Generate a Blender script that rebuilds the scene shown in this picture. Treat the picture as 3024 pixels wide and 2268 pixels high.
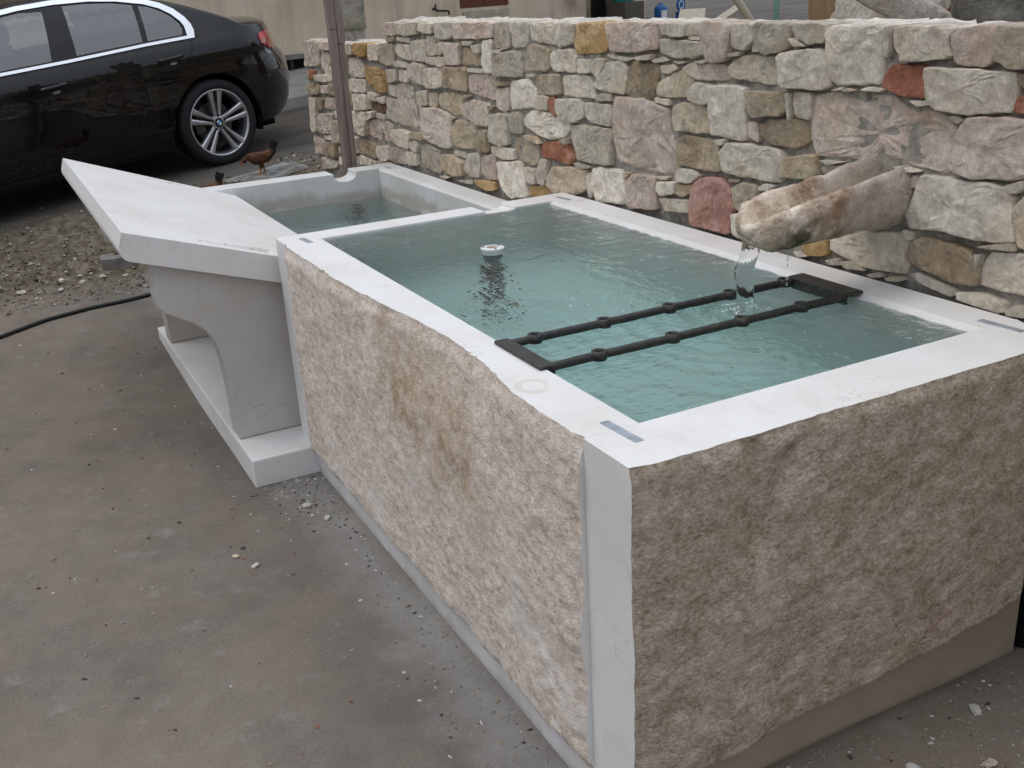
import bpy, bmesh, math, random
import numpy as np
from mathutils import Vector, Matrix, Euler, noise as mnoise
from mathutils.geometry import delaunay_2d_cdt

for o in list(bpy.data.objects):
    bpy.data.objects.remove(o)
scene = bpy.context.scene
COL = scene.collection
R_ = math.radians
random.seed(7)

# ------------------------------------------------------------------ camera
cam_data = bpy.data.cameras.new('camera')
cam_data.sensor_width = 36.0
cam_data.lens = 36.366
cam_data.clip_start = 0.05
cam_data.clip_end = 2000.0
cam = bpy.data.objects.new('camera', cam_data)
COL.objects.link(cam)
RX = Vector((0.88403, -0.46415, -0.05526))
RY = Vector((-0.21422, -0.29723, -0.93047))
RZ = Vector((0.41545, 0.83440, -0.36219))
cm = Matrix.Identity(4)
for i in range(3):
    cm[i][0] = RX[i]; cm[i][1] = -RY[i]; cm[i][2] = -RZ[i]
cm.translation = Vector((-0.93595, -1.41583, 1.63547))
cam.matrix_world = cm
scene.camera = cam

# ------------------------------------------------------------------ world, sun, exposure
SUN_AZ = math.atan2(-0.78, 0.62)      # the brightest part of the cloud: left and behind the trough
SUN_EL = R_(63)
world = bpy.data.worlds.new('World')
scene.world = world
world.use_nodes = True
wn = world.node_tree
for n in list(wn.nodes):
    wn.nodes.remove(n)
w_out = wn.nodes.new('ShaderNodeOutputWorld')
w_bg = wn.nodes.new('ShaderNodeBackground')
w_sky = wn.nodes.new('ShaderNodeTexSky')
w_sky.sky_type = 'NISHITA'
w_sky.sun_disc = False
w_sky.sun_elevation = SUN_EL
w_sky.sun_rotation = SUN_AZ
w_sky.air_density = 1.2
w_sky.dust_density = 2.0
w_tc = wn.nodes.new('ShaderNodeTexCoord')
w_map = wn.nodes.new('ShaderNodeMapping')
w_map.inputs['Scale'].default_value = (1.0, 1.0, 2.6)
w_noise = wn.nodes.new('ShaderNodeTexNoise')
w_noise.inputs['Scale'].default_value = 2.1
w_noise.inputs['Detail'].default_value = 7
w_noise.inputs['Roughness'].default_value = 0.55
w_cov = wn.nodes.new('ShaderNodeValToRGB')          # cloud cover
w_cov.color_ramp.elements[0].position = 0.30
w_cov.color_ramp.elements[0].color = (0.70, 0.70, 0.70, 1)
w_cov.color_ramp.elements[1].position = 0.52
w_cov.color_ramp.elements[1].color = (1, 1, 1, 1)
w_cc = wn.nodes.new('ShaderNodeValToRGB')           # cloud brightness, grey bases to white tops
w_cc.color_ramp.elements[0].position = 0.35
w_cc.color_ramp.elements[0].color = (0.62, 0.68, 0.79, 1)
w_cc.color_ramp.elements[1].position = 0.70
w_cc.color_ramp.elements[1].color = (0.915, 0.97, 1.065, 1)
w_n2 = wn.nodes.new('ShaderNodeTexNoise')
w_n2.inputs['Scale'].default_value = 1.3
w_n2.inputs['Detail'].default_value = 6
w_mul = wn.nodes.new('ShaderNodeVectorMath'); w_mul.operation = 'SCALE'
w_mul.inputs['Scale'].default_value = 8.2
w_mix = wn.nodes.new('ShaderNodeMix'); w_mix.data_type = 'RGBA'
L_ = wn.links.new
L_(w_tc.outputs['Generated'], w_map.inputs['Vector'])
L_(w_map.outputs[0], w_noise.inputs['Vector'])
L_(w_map.outputs[0], w_n2.inputs['Vector'])
L_(w_noise.outputs['Fac'], w_cov.inputs[0])
L_(w_n2.outputs['Fac'], w_cc.inputs[0])
# overcast sky: brighter overhead than at the horizon (CIE overcast distribution)
w_sep = wn.nodes.new('ShaderNodeSeparateXYZ')
L_(w_tc.outputs['Generated'], w_sep.inputs[0])
w_ma = wn.nodes.new('ShaderNodeMath'); w_ma.operation = 'MULTIPLY_ADD'; w_ma.use_clamp = True
w_ma.inputs[1].default_value = 0.6667; w_ma.inputs[2].default_value = 0.3333
L_(w_sep.outputs[2], w_ma.inputs[0])
w_cie = wn.nodes.new('ShaderNodeMath'); w_cie.operation = 'MULTIPLY'
w_cie.inputs[1].default_value = 13.0
L_(w_ma.outputs[0], w_cie.inputs[0])
L_(w_cie.outputs[0], w_mul.inputs['Scale'])
L_(w_cc.outputs[0], w_mul.inputs[0])
L_(w_cov.outputs[0], w_mix.inputs['Factor'])
L_(w_sky.outputs[0], w_mix.inputs[6])
L_(w_mul.outputs[0], w_mix.inputs[7])
L_(w_mix.outputs[2], w_bg.inputs['Color'])
w_bg.inputs['Strength'].default_value = 0.10
L_(w_bg.outputs[0], w_out.inputs['Surface'])

sun_d = bpy.data.lights.new('sun', 'SUN')
sun_d.energy = 0.85
sun_d.angle = R_(28)
sun_d.color = (1.0, 0.98, 0.955)
sun = bpy.data.objects.new('sun', sun_d)
COL.objects.link(sun)
sdir = Vector((math.sin(SUN_AZ) * math.cos(SUN_EL), math.cos(SUN_AZ) * math.cos(SUN_EL), math.sin(SUN_EL)))
sun.rotation_euler = sdir.to_track_quat('Z', 'Y').to_euler()
sun.location = sdir * 30

vs = scene.view_settings
vs.view_transform = 'Standard'
vs.look = 'None'
vs.exposure = 0.25
vs.gamma = 1.0
vs.use_curve_mapping = False
scene.cycles.use_denoising = True
scene.cycles.use_adaptive_sampling = True
scene.cycles.adaptive_threshold = 0.02
scene.cycles.max_bounces = 8
scene.cycles.diffuse_bounces = 3
scene.cycles.glossy_bounces = 4
scene.cycles.transmission_bounces = 8
scene.cycles.transparent_max_bounces = 12
scene.cycles.sample_clamp_indirect = 6.0

# ------------------------------------------------------------------ helpers
def tag(o, label, cat, group=None):
    o['label'] = label
    o['category'] = cat
    if group:
        o['group'] = group
    return o

def obj(name, verts, faces, mats, parent=None, smooth=False, mat_idx=None):
    me = bpy.data.meshes.new(name)
    me.from_pydata([tuple(map(float, v)) for v in verts], [], [tuple(map(int, f)) for f in faces])
    if not isinstance(mats, (list, tuple)):
        mats = [mats]
    for m in mats:
        me.materials.append(m)
    if mat_idx is not None:
        me.polygons.foreach_set('material_index', list(map(int, mat_idx)))
    if smooth:
        me.polygons.foreach_set('use_smooth', [True] * len(me.polygons))
    me.update()
    o = bpy.data.objects.new(name, me)
    COL.objects.link(o)
    if parent:
        o.parent = parent
    return o

def obj_bm(name, bm, mats, parent=None, smooth=False):
    me = bpy.data.meshes.new(name)
    bmesh.ops.recalc_face_normals(bm, faces=bm.faces[:])
    bm.to_mesh(me); bm.free()
    if not isinstance(mats, (list, tuple)):
        mats = [mats]
    for m in mats:
        me.materials.append(m)
    if smooth:
        me.polygons.foreach_set('use_smooth', [True] * len(me.polygons))
    o = bpy.data.objects.new(name, me)
    COL.objects.link(o)
    if parent:
        o.parent = parent
    return o

def thing(name, label, cat, group=None, loc=(0, 0, 0)):
    o = bpy.data.objects.new(name, None)
    COL.objects.link(o)
    o.empty_display_size = 0.1
    o.location = loc
    return tag(o, label, cat, group)

def struct(o):
    o['kind'] = 'structure'
    return o

def bevel(o, w=0.006, seg=2, ang=30):
    m = o.modifiers.new('bevel', 'BEVEL')
    m.width = w; m.segments = seg; m.limit_method = 'ANGLE'; m.angle_limit = R_(ang)
    return o

def box_vf(x0, x1, y0, y1, z0, z1):
    v = [(x0, y0, z0), (x1, y0, z0), (x1, y1, z0), (x0, y1, z0), (x0, y0, z1), (x1, y0, z1), (x1, y1, z1), (x0, y1, z1)]
    f = [(0, 3, 2, 1), (4, 5, 6, 7), (0, 1, 5, 4), (1, 2, 6, 5), (2, 3, 7, 6), (3, 0, 4, 7)]
    return v, f

def box(name, x0, x1, y0, y1, z0, z1, mat, parent=None, bev=0.0):
    v, f = box_vf(x0, x1, y0, y1, z0, z1)
    o = obj(name, v, f, mat, parent)
    if bev:
        bevel(o, bev)
    return o

def extrude(name, poly, axis, a, b, mat, parent=None, bev=0.0):
    """polygon in the two other axes (in order), extruded along axis from a to b"""
    n = len(poly)
    def p3(q, t):
        if axis == 0: return (t, q[0], q[1])
        if axis == 1: return (q[0], t, q[1])
        return (q[0], q[1], t)
    v = [p3(q, a) for q in poly] + [p3(q, b) for q in poly]
    f = [tuple(range(n)), tuple(range(2 * n - 1, n - 1, -1))]
    for i in range(n):
        j = (i + 1) % n
        f.append((i, n + i, n + j, j))
    bm = bmesh.new()
    bv = [bm.verts.new(q) for q in v]
    for q in f:
        bm.faces.new([bv[i] for i in q])
    o = obj_bm(name, bm, mat, parent)
    if bev:
        bevel(o, bev)
    return o

def tube_vf(path, radii, n=10, cap=True, squash=None, up=(0, 0, 1)):
    """tube along points; squash = (a, b) scale of the section axes"""
    P = [Vector(q) for q in path]
    if not isinstance(radii, (list, tuple)):
        radii = [radii] * len(P)
    v, f = [], []
    upv = Vector(up)
    for i, q in enumerate(P):
        t = (P[min(i + 1, len(P) - 1)] - P[max(i - 1, 0)]).normalized()
        s = t.cross(upv)
        if s.length < 1e-4:
            s = t.cross(Vector((1, 0, 0)))
        s.normalize()
        u = s.cross(t).normalized()
        for k in range(n):
            a = 2 * math.pi * k / n
            sa, sb = squash if squash else (1, 1)
            v.append(q + (s * math.cos(a) * sa + u * math.sin(a) * sb) * radii[i])
    for i in range(len(P) - 1):
        for k in range(n):
            k2 = (k + 1) % n
            f.append((i * n + k, i * n + k2, (i + 1) * n + k2, (i + 1) * n + k))
    if cap:
        f.append(tuple(range(n - 1, -1, -1)))
        f.append(tuple(range((len(P) - 1) * n, len(P) * n)))
    return v, f

def lathe_vf(profile, n=32, axis='Z'):
    """profile of (r, h); closed around the axis"""
    v, f = [], []
    for r, h in profile:
        for k in range(n):
            a = 2 * math.pi * k / n
            c, s = r * math.cos(a), r * math.sin(a)
            v.append((c, s, h) if axis == 'Z' else (c, h, s))
    m = len(profile)
    for i in range(m - 1):
        for k in range(n):
            k2 = (k + 1) % n
            q = (i * n + k, i * n + k2, (i + 1) * n + k2, (i + 1) * n + k)
            f.append(q if axis == 'Z' else q[::-1])
    return v, f

def merge(parts):
    V, F = [], []
    for v, f in parts:
        b = len(V)
        V += list(v)
        F += [tuple(i + b for i in q) for q in f]
    return V, F

def xf(vf, loc=(0, 0, 0), rot=(0, 0, 0), sc=(1, 1, 1)):
    mm = Matrix.Translation(Vector(loc)) @ Euler(rot).to_matrix().to_4x4() @ Matrix.Diagonal((*sc, 1))
    return [mm @ Vector(q) for q in vf[0]], vf[1]

def fbm(x, y, z, o=4, h=0.9):
    return mnoise.fractal(Vector((x, y, z)), h, 2.0, o)

def sstep(a, b, x):
    t = min(1.0, max(0.0, (x - a) / (b - a)))
    return t * t * (3 - 2 * t)

def inpoly(x, y, poly):
    c = False
    n = len(poly)
    j = n - 1
    for i in range(n):
        xi, yi = poly[i]; xj, yj = poly[j]
        if (yi > y) != (yj > y) and x < (xj - xi) * (y - yi) / (yj - yi) + xi:
            c = not c
        j = i
    return c

# ------------------------------------------------------------------ material helpers
class NT:
    def __init__(self, name):
        self.m = bpy.data.materials.new(name)
        self.m.use_nodes = True
        self.t = self.m.node_tree
        self.b = self.t.nodes['Principled BSDF']
        self.out = self.t.nodes['Material Output']
        self.tc = self.t.nodes.new('ShaderNodeTexCoord')
    def link(self, a, b):
        self.t.links.new(a, b)
    def coord(self, scale=(1, 1, 1), rot=(0, 0, 0), loc=(0, 0, 0)):
        n = self.t.nodes.new('ShaderNodeMapping')
        n.inputs['Scale'].default_value = scale
        n.inputs['Rotation'].default_value = rot
        n.inputs['Location'].default_value = loc
        self.link(self.tc.outputs['Object'], n.inputs['Vector'])
        return n.outputs[0]
    def noise(self, scale, detail=4, rough=0.55, vec=None, dist=0.0):
        n = self.t.nodes.new('ShaderNodeTexNoise')
        n.inputs['Scale'].default_value = scale
        n.inputs['Detail'].default_value = detail
        n.inputs['Roughness'].default_value = rough
        n.inputs['Distortion'].default_value = dist
        self.link(vec if vec is not None else self.tc.outputs['Object'], n.inputs['Vector'])
        return n.outputs['Fac']
    def voro(self, scale, feature='F1', vec=None, out='Distance'):
        n = self.t.nodes.new('ShaderNodeTexVoronoi')
        n.feature = feature
        n.inputs['Scale'].default_value = scale
        self.link(vec if vec is not None else self.tc.outputs['Object'], n.inputs['Vector'])
        return n.outputs[out]
    def ramp(self, fac, stops, interp='LINEAR'):
        n = self.t.nodes.new('ShaderNodeValToRGB')
        cr = n.color_ramp
        cr.interpolation = interp
        while len(cr.elements) < len(stops):
            cr.elements.new(0.5)
        for e, (p, c) in zip(cr.elements, stops):
            e.position = p
            e.color = (c, c, c, 1) if isinstance(c, (int, float)) else (*c, 1)
        self.link(fac, n.inputs[0])
        return n.outputs[0]
    def mix(self, fac, a, b, mode='MIX'):
        n = self.t.nodes.new('ShaderNodeMix')
        n.data_type = 'RGBA'
        n.blend_type = mode
        for v, s in ((fac, n.inputs['Factor']), (a, n.inputs[6]), (b, n.inputs[7])):
            if isinstance(v, (int, float)):
                s.default_value = v if s.type == 'VALUE' else (v, v, v, 1)
            elif isinstance(v, tuple):
                s.default_value = (*v, 1)
            else:
                self.link(v, s)
        return n.outputs[2]
    def math(self, op, a, b=0.0, clamp=False):
        n = self.t.nodes.new('ShaderNodeMath')
        n.operation = op
        n.use_clamp = clamp
        for v, s in ((a, n.inputs[0]), (b, n.inputs[1])):
            if isinstance(v, (int, float)):
                s.default_value = v
            else:
                self.link(v, s)
        return n.outputs[0]
    def sep(self, vec=None):
        n = self.t.nodes.new('ShaderNodeSeparateXYZ')
        self.link(vec if vec is not None else self.tc.outputs['Object'], n.inputs[0])
        return n.outputs
    def rnd(self):
        n = self.t.nodes.new('ShaderNodeObjectInfo')
        return n.outputs['Random']
    def bump(self, h, strength=0.4, dist=0.01):
        n = self.t.nodes.new('ShaderNodeBump')
        n.inputs['Strength'].default_value = strength
        n.inputs['Distance'].default_value = dist
        self.link(h, n.inputs['Height'])
        self.link(n.outputs[0], self.b.inputs['Normal'])
    def set(self, col=None, rough=None, spec=None, metal=None, **kw):
        b = self.b
        if col is not None:
            if isinstance(col, tuple): b.inputs['Base Color'].default_value = (*col, 1)
            else: self.link(col, b.inputs['Base Color'])
        if rough is not None:
            if isinstance(rough, (int, float)): b.inputs['Roughness'].default_value = rough
            else: self.link(rough, b.inputs['Roughness'])
        if spec is not None: b.inputs['Specular IOR Level'].default_value = spec
        if metal is not None: b.inputs['Metallic'].default_value = metal
        for k, v in kw.items():
            b.inputs[k].default_value = v
        return self.m

def plain(name, col, rough=0.6, spec=0.4, metal=0.0, var=0.0, vscale=8.0, bump=0.0):
    n = NT(name)
    if var:
        f = n.noise(vscale, 5, 0.6)
        c = n.ramp(f, [(0.3, tuple(max(0, x * (1 - var)) for x in col)), (0.7, tuple(min(1, x * (1 + var)) for x in col))])
        if bump:
            n.bump(n.noise(vscale * 6, 4, 0.6), bump, 0.004)
        return n.set(c, rough, spec, metal)
    return n.set(col, rough, spec, metal)

# ------------------------------------------------------------------ materials
def mat_sawn(name='sawn_limestone', k=1.0):
    n = NT(name)
    big = n.noise(2.2, 5, 0.6)
    c = n.ramp(big, [(0.30, (0.66, 0.625, 0.575)), (0.50, (0.735, 0.715, 0.69)), (0.75, (0.76, 0.75, 0.735))])
    # tan blotches
    bl = n.ramp(n.noise(7.0, 5, 0.6, dist=0.6), [(0.62, 0.0), (0.74, 1.0)])
    c = n.mix(n.math('MULTIPLY', bl, 0.50), c, (0.61, 0.52, 0.42))
    sm = n.ramp(n.noise(16, 6, 0.72, vec=n.coord(scale=(1.0, 0.4, 1.0), loc=(5, 1, 3))), [(0.56, 0.0), (0.74, 0.45)])
    c = n.mix(sm, c, (0.60, 0.53, 0.46))
    c = n.mix(1.0, c, n.ramp(n.noise(210, 2, 0.7), [(0.3, 0.93), (0.7, 1.05)]), 'MULTIPLY')
    # hair cracks, sparse
    cr = n.noise(3.0, 6, 0.62, dist=0.4)
    d = n.math('ABSOLUTE', n.math('SUBTRACT', cr, 0.5))
    ln = n.ramp(d, [(0.0, 1.0), (0.0035, 0.0)])
    sp = n.ramp(n.noise(1.9, 3, 0.5, vec=n.coord(loc=(3, 5, 1))), [(0.58, 0.0), (0.66, 1.0)])
    c = n.mix(n.math('MULTIPLY', n.math('MULTIPLY', ln, sp), 0.65), c, (0.34, 0.25, 0.18))
    # ring-shaped tan stain left on the front rim
    s_ = n.sep()
    dx_ = n.math('MULTIPLY', n.math('SUBTRACT', s_[0], 0.056), 1.15); dy_ = n.math('SUBTRACT', s_[1], 0.470)
    rr_ = n.math('SQRT', n.math('ADD', n.math('MULTIPLY', dx_, dx_), n.math('MULTIPLY', dy_, dy_)))
    rg_ = n.ramp(n.math('ABSOLUTE', n.math('SUBTRACT', n.math('ADD', rr_, n.math('MULTIPLY', n.noise(22, 3, 0.5), 0.016)), 0.046)), [(0.007, 1.0), (0.012, 0.0)])
    op_ = n.ramp(n.math('ADD', dx_, n.math('MULTIPLY', dy_, -0.8)), [(0.0, 1.0), (0.035, 1.0), (0.05, 0.0)])
    c = n.mix(n.math('MULTIPLY', n.math('MULTIPLY', rg_, op_), 0.40), c, (0.56, 0.45, 0.35))
    # pits
    pit = n.ramp(n.noise(70, 3, 0.6), [(0.70, 0.0), (0.78, 1.0)])
    pm = n.ramp(n.noise(4.0, 3, 0.5, vec=n.coord(loc=(9, 2, 4))), [(0.48, 0.0), (0.62, 1.0)])
    pit = n.math('MULTIPLY', pit, pm)
    c = n.mix(n.math('MULTIPLY', pit, 0.55), c, (0.38, 0.31, 0.25))
    h = n.math('SUBTRACT', n.math('MULTIPLY', n.noise(140, 3, 0.6), 0.25), pit)
    n.bump(h, 0.25, 0.003)
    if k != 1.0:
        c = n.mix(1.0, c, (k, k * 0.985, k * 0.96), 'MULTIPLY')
    return n.set(c, 0.55, 0.35)

def mat_wetband(level):
    """sawn limestone with an old brown water mark just above the water"""
    n = NT('water_marked_limestone')
    big = n.noise(3.0, 5, 0.6)
    c = n.ramp(big, [(0.30, (0.60, 0.58, 0.54)), (0.70, (0.73, 0.725, 0.715))])
    z = n.sep()[2]
    wob = n.math('MULTIPLY', n.math('SUBTRACT', n.noise(4.5, 5, 0.6), 0.5), 0.22)
    zz = n.math('SUBTRACT', n.math('SUBTRACT', z, wob), level)
    band = n.ramp(n.math('ADD', zz, 0.1), [(0.085, 0.12), (0.105, 1.0), (0.135, 0.9), (0.175, 0.0)])
    c = n.mix(n.math('MULTIPLY', band, 0.62), c, (0.36, 0.30, 0.22))
    pit = n.ramp(n.noise(38, 3, 0.6, vec=n.coord(scale=(1, 1, 0.45))), [(0.68, 0.0), (0.75, 1.0)])
    c = n.mix(n.math('MULTIPLY', pit, 0.6), c, (0.20, 0.17, 0.14))
    n.bump(n.noise(120, 3, 0.6), 0.15, 0.003)
    return n.set(c, 0.5, 0.35)

def mat_rough_front():
    n = NT('split_limestone_pale')
    gv_ = n.coord(scale=(1, 0.5, 1))
    f = n.math('ADD', n.math('MULTIPLY', n.noise(55, 5, 0.72, vec=gv_), 0.5), n.math('MULTIPLY', n.noise(170, 4, 0.78, vec=gv_), 0.5))
    c = n.ramp(f, [(0.34, (0.29, 0.215, 0.165)), (0.44, (0.56, 0.485, 0.425)), (0.54, (0.74, 0.69, 0.635)), (0.66, (0.90, 0.88, 0.85))])
    pale = n.ramp(n.noise(3.4, 4, 0.6), [(0.45, 0.0), (0.68, 1.0)])
    c = n.mix(n.math('MULTIPLY', pale, 0.35), c, (0.80, 0.79, 0.785))
    rst = n.ramp(n.noise(11, 5, 0.6, vec=n.coord(loc=(1, 7, 3))), [(0.58, 0.0), (0.72, 1.0)])
    c = n.mix(n.math('MULTIPLY', rst, 0.35), c, (0.50, 0.31, 0.21))
    # the long ochre stain running down the slab from its rim
    s = n.sep()
    wob = n.math('MULTIPLY', n.math('SUBTRACT', n.noise(7, 6, 0.72), 0.5), 0.40)
    zl = n.math('ADD', n.math('MULTIPLY', n.math('SUBTRACT', s[1], 0.66), 0.13), 0.545)
    u = n.math('ABSOLUTE', n.math('ADD', n.math('SUBTRACT', s[2], zl), wob))
    st = n.ramp(u, [(0.0, 1.0), (0.09, 0.8), (0.22, 0.0)])
    st = n.math('MULTIPLY', st, n.ramp(n.math('ABSOLUTE', n.math('SUBTRACT', s[1], 0.95)), [(0.24, 1.0), (0.38, 0.0)]))
    # paler run-off below it
    st2 = n.math('MULTIPLY', n.ramp(n.math('ABSOLUTE', n.math('ADD', n.math('SUBTRACT', s[1], 1.27), n.math('MULTIPLY', wob, 0.4))), [(0.02, 0.8), (0.09, 0.0)]), n.ramp(s[2], [(0.45, 0.0), (0.62, 1.0)]))
    st = n.math('MAXIMUM', st, st2)
    st = n.math('MULTIPLY', st, n.ramp(n.noise(14, 5, 0.65), [(0.36, 0.25), (0.60, 1.0)]))
    c = n.mix(n.math('MULTIPLY', st, 0.78), c, n.ramp(n.noise(60, 5, 0.7), [(0.35, (0.22, 0.145, 0.07)), (0.65, (0.50, 0.37, 0.22))]))
    dk = n.ramp(n.noise(6.5, 3, 0.5, vec=n.coord(loc=(4, 0.3, 8))), [(0.70, 0.0), (0.78, 1.0)])
    c = n.mix(n.math('MULTIPLY', dk, 0.5), c, (0.17, 0.17, 0.16))
    c = n.mix(1.0, c, (1.06, 1.0, 0.94), 'MULTIPLY')
    h = n.math('ADD', n.math('MULTIPLY', n.noise(70, 5, 0.75, vec=gv_), 0.7), n.math('MULTIPLY', n.noise(200, 4, 0.78, vec=gv_), 0.7))
    n.bump(h, 0.75, 0.011)
    return n.set(c, 0.85, 0.2)

def mat_rough_end():
    n = NT('split_limestone_brown')
    v = n.coord(rot=(0, R_(28), 0), scale=(0.75, 1, 1.3))
    f = n.math('ADD', n.math('MULTIPLY', n.noise(28, 7, 0.78, vec=v), 0.45), n.math('MULTIPLY', n.noise(120, 5, 0.8, vec=v), 0.55))
    c = n.ramp(f, [(0.36, (0.17, 0.12, 0.085)), (0.45, (0.36, 0.29, 0.23)), (0.53, (0.52, 0.455, 0.385)), (0.64, (0.80, 0.75, 0.68))])
    g = n.ramp(n.noise(4.5, 6, 0.72), [(0.46, 0.0), (0.62, 1.0)])
    c = n.mix(n.math('MULTIPLY', g, 0.50), c, n.ramp(f, [(0.40, (0.18, 0.16, 0.095)), (0.60, (0.50, 0.47, 0.35))]))
    r = n.ramp(n.noise(7, 6, 0.72, vec=n.coord(loc=(2, 1, 5))), [(0.50, 0.0), (0.66, 1.0)])
    c = n.mix(n.math('MULTIPLY', r, 0.50), c, n.ramp(f, [(0.40, (0.21, 0.125, 0.095)), (0.60, (0.55, 0.42, 0.37))]))
    pl = n.ramp(n.noise(6, 6, 0.72, vec=n.coord(loc=(7, 1, 2))), [(0.54, 0.0), (0.68, 1.0)])
    c = n.mix(n.math('MULTIPLY', pl, 0.45), c, (0.66, 0.62, 0.58))
    spk = n.ramp(n.noise(190, 3, 0.8), [(0.60, 0.0), (0.68, 1.0)])
    c = n.mix(n.math('MULTIPLY', spk, 0.65), c, (0.88, 0.86, 0.82))
    spd = n.ramp(n.noise(150, 3, 0.8, vec=n.coord(loc=(3, 3, 3))), [(0.60, 0.0), (0.70, 1.0)])
    c = n.mix(n.math('MULTIPLY', spd, 0.6), c, (0.12, 0.09, 0.065))
    h = n.math('ADD', n.math('MULTIPLY', n.noise(40, 7, 0.78, vec=v), 0.6), n.math('MULTIPLY', n.noise(170, 4, 0.8), 0.6))
    c = n.mix(1.0, c, (0.88, 0.835, 0.765), 'MULTIPLY')
    n.bump(h, 0.6, 0.007)
    return n.set(c, 0.85, 0.2)

def mat_base_margin(name='margin_limestone', k=1.0):
    n = NT(name)
    c = n.ramp(n.noise(5, 5, 0.6), [(0.3, (0.54, 0.515, 0.48)), (0.7, (0.67, 0.655, 0.64))])
    z = n.sep()[2]
    zz = n.math('ADD', z, n.math('MULTIPLY', n.noise(9, 5, 0.6), 0.09))
    d = n.ramp(zz, [(0.0, 1.0), (0.02, 0.0)])
    d = n.ramp(n.math('ADD', zz, 0.10), [(0.02, 1.0), (0.075, 0.0)])
    c = n.mix(n.math('MULTIPLY', d, 0.7), c, (0.24, 0.19, 0.14))
    if k != 1.0:
        c = n.mix(1.0, c, (k, k * 0.84, k * 0.64), 'MULTIPLY')
    n.bump(n.noise(90, 4, 0.6), 0.25, 0.004)
    return n.set(c, 0.7, 0.25)

def mat_wall_stone(name, lo, mid, hi):
    n = NT(name)
    rv = n.rnd()
    off = n.t.nodes.new('ShaderNodeVectorMath'); off.operation = 'ADD'
    cmb = n.t.nodes.new('ShaderNodeCombineXYZ')
    n.link(n.math('MULTIPLY', rv, 37.0), cmb.inputs[0]); n.link(n.math('MULTIPLY', rv, 91.0), cmb.inputs[1])
    n.link(n.tc.outputs['Object'], off.inputs[0]); n.link(cmb.outputs[0], off.inputs[1])
    v = off.outputs[0]
    f = n.noise(9, 6, 0.66, vec=v)
    c = n.ramp(f, [(0.30, lo), (0.50, mid), (0.72, hi)])
    warm = n.ramp(n.noise(5, 3, 0.5, vec=v), [(0.5, 0.0), (0.72, 1.0)])
    c = n.mix(n.math('MULTIPLY', warm, 0.5), c, tuple(x * y for x, y in zip(mid, (0.98, 0.84, 0.68))))
    rs = n.ramp(n.noise(13, 4, 0.6, vec=v), [(0.62, 0.0), (0.74, 1.0)])
    c = n.mix(n.math('MULTIPLY', rs, 0.35), c, tuple(x * y for x, y in zip(mid, (0.80, 0.60, 0.47))))
    # chisel scratches, pale
    sv = n.t.nodes.new('ShaderNodeMapping'); sv.inputs['Scale'].default_value = (1, 5.0, 1.0); sv.inputs['Rotation'].default_value = (R_(12), 0, 0)
    n.link(v, sv.inputs['Vector'])
    sc = n.ramp(n.noise(22, 3, 0.6, vec=sv.outputs[0]), [(0.66, 0.0), (0.73, 1.0)])
    c = n.mix(n.math('MULTIPLY', sc, 0.45), c, tuple(min(1, x * 1.35) for x in hi))
    c = n.mix(1.0, c, (1.58, 1.48, 1.345), 'MULTIPLY')
    fine = n.ramp(n.noise(48, 5, 0.75, vec=v), [(0.30, 0.72), (0.70, 1.20)])
    c = n.mix(1.0, c, fine, 'MULTIPLY')
    val = n.ramp(rv, [(0.0, 0.82), (1.0, 1.12)])
    c = n.mix(1.0, c, val, 'MULTIPLY')
    h = n.math('ADD', n.math('MULTIPLY', n.noise(16, 5, 0.7, vec=v), 1.0), n.math('MULTIPLY', n.noise(60, 5, 0.75, vec=sv.outputs[0]), 0.45))
    svd = n.t.nodes.new('ShaderNodeMapping'); svd.inputs['Scale'].default_value = (1, 1.5, 0.85)
    n.link(v, svd.inputs['Vector'])
    h = n.math('ADD', h, n.math('MULTIPLY', n.voro(24, vec=svd.outputs[0]), 0.5))
    n.bump(h, 0.95, 0.022)
    return n.set(c, 0.88, 0.2)

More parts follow.
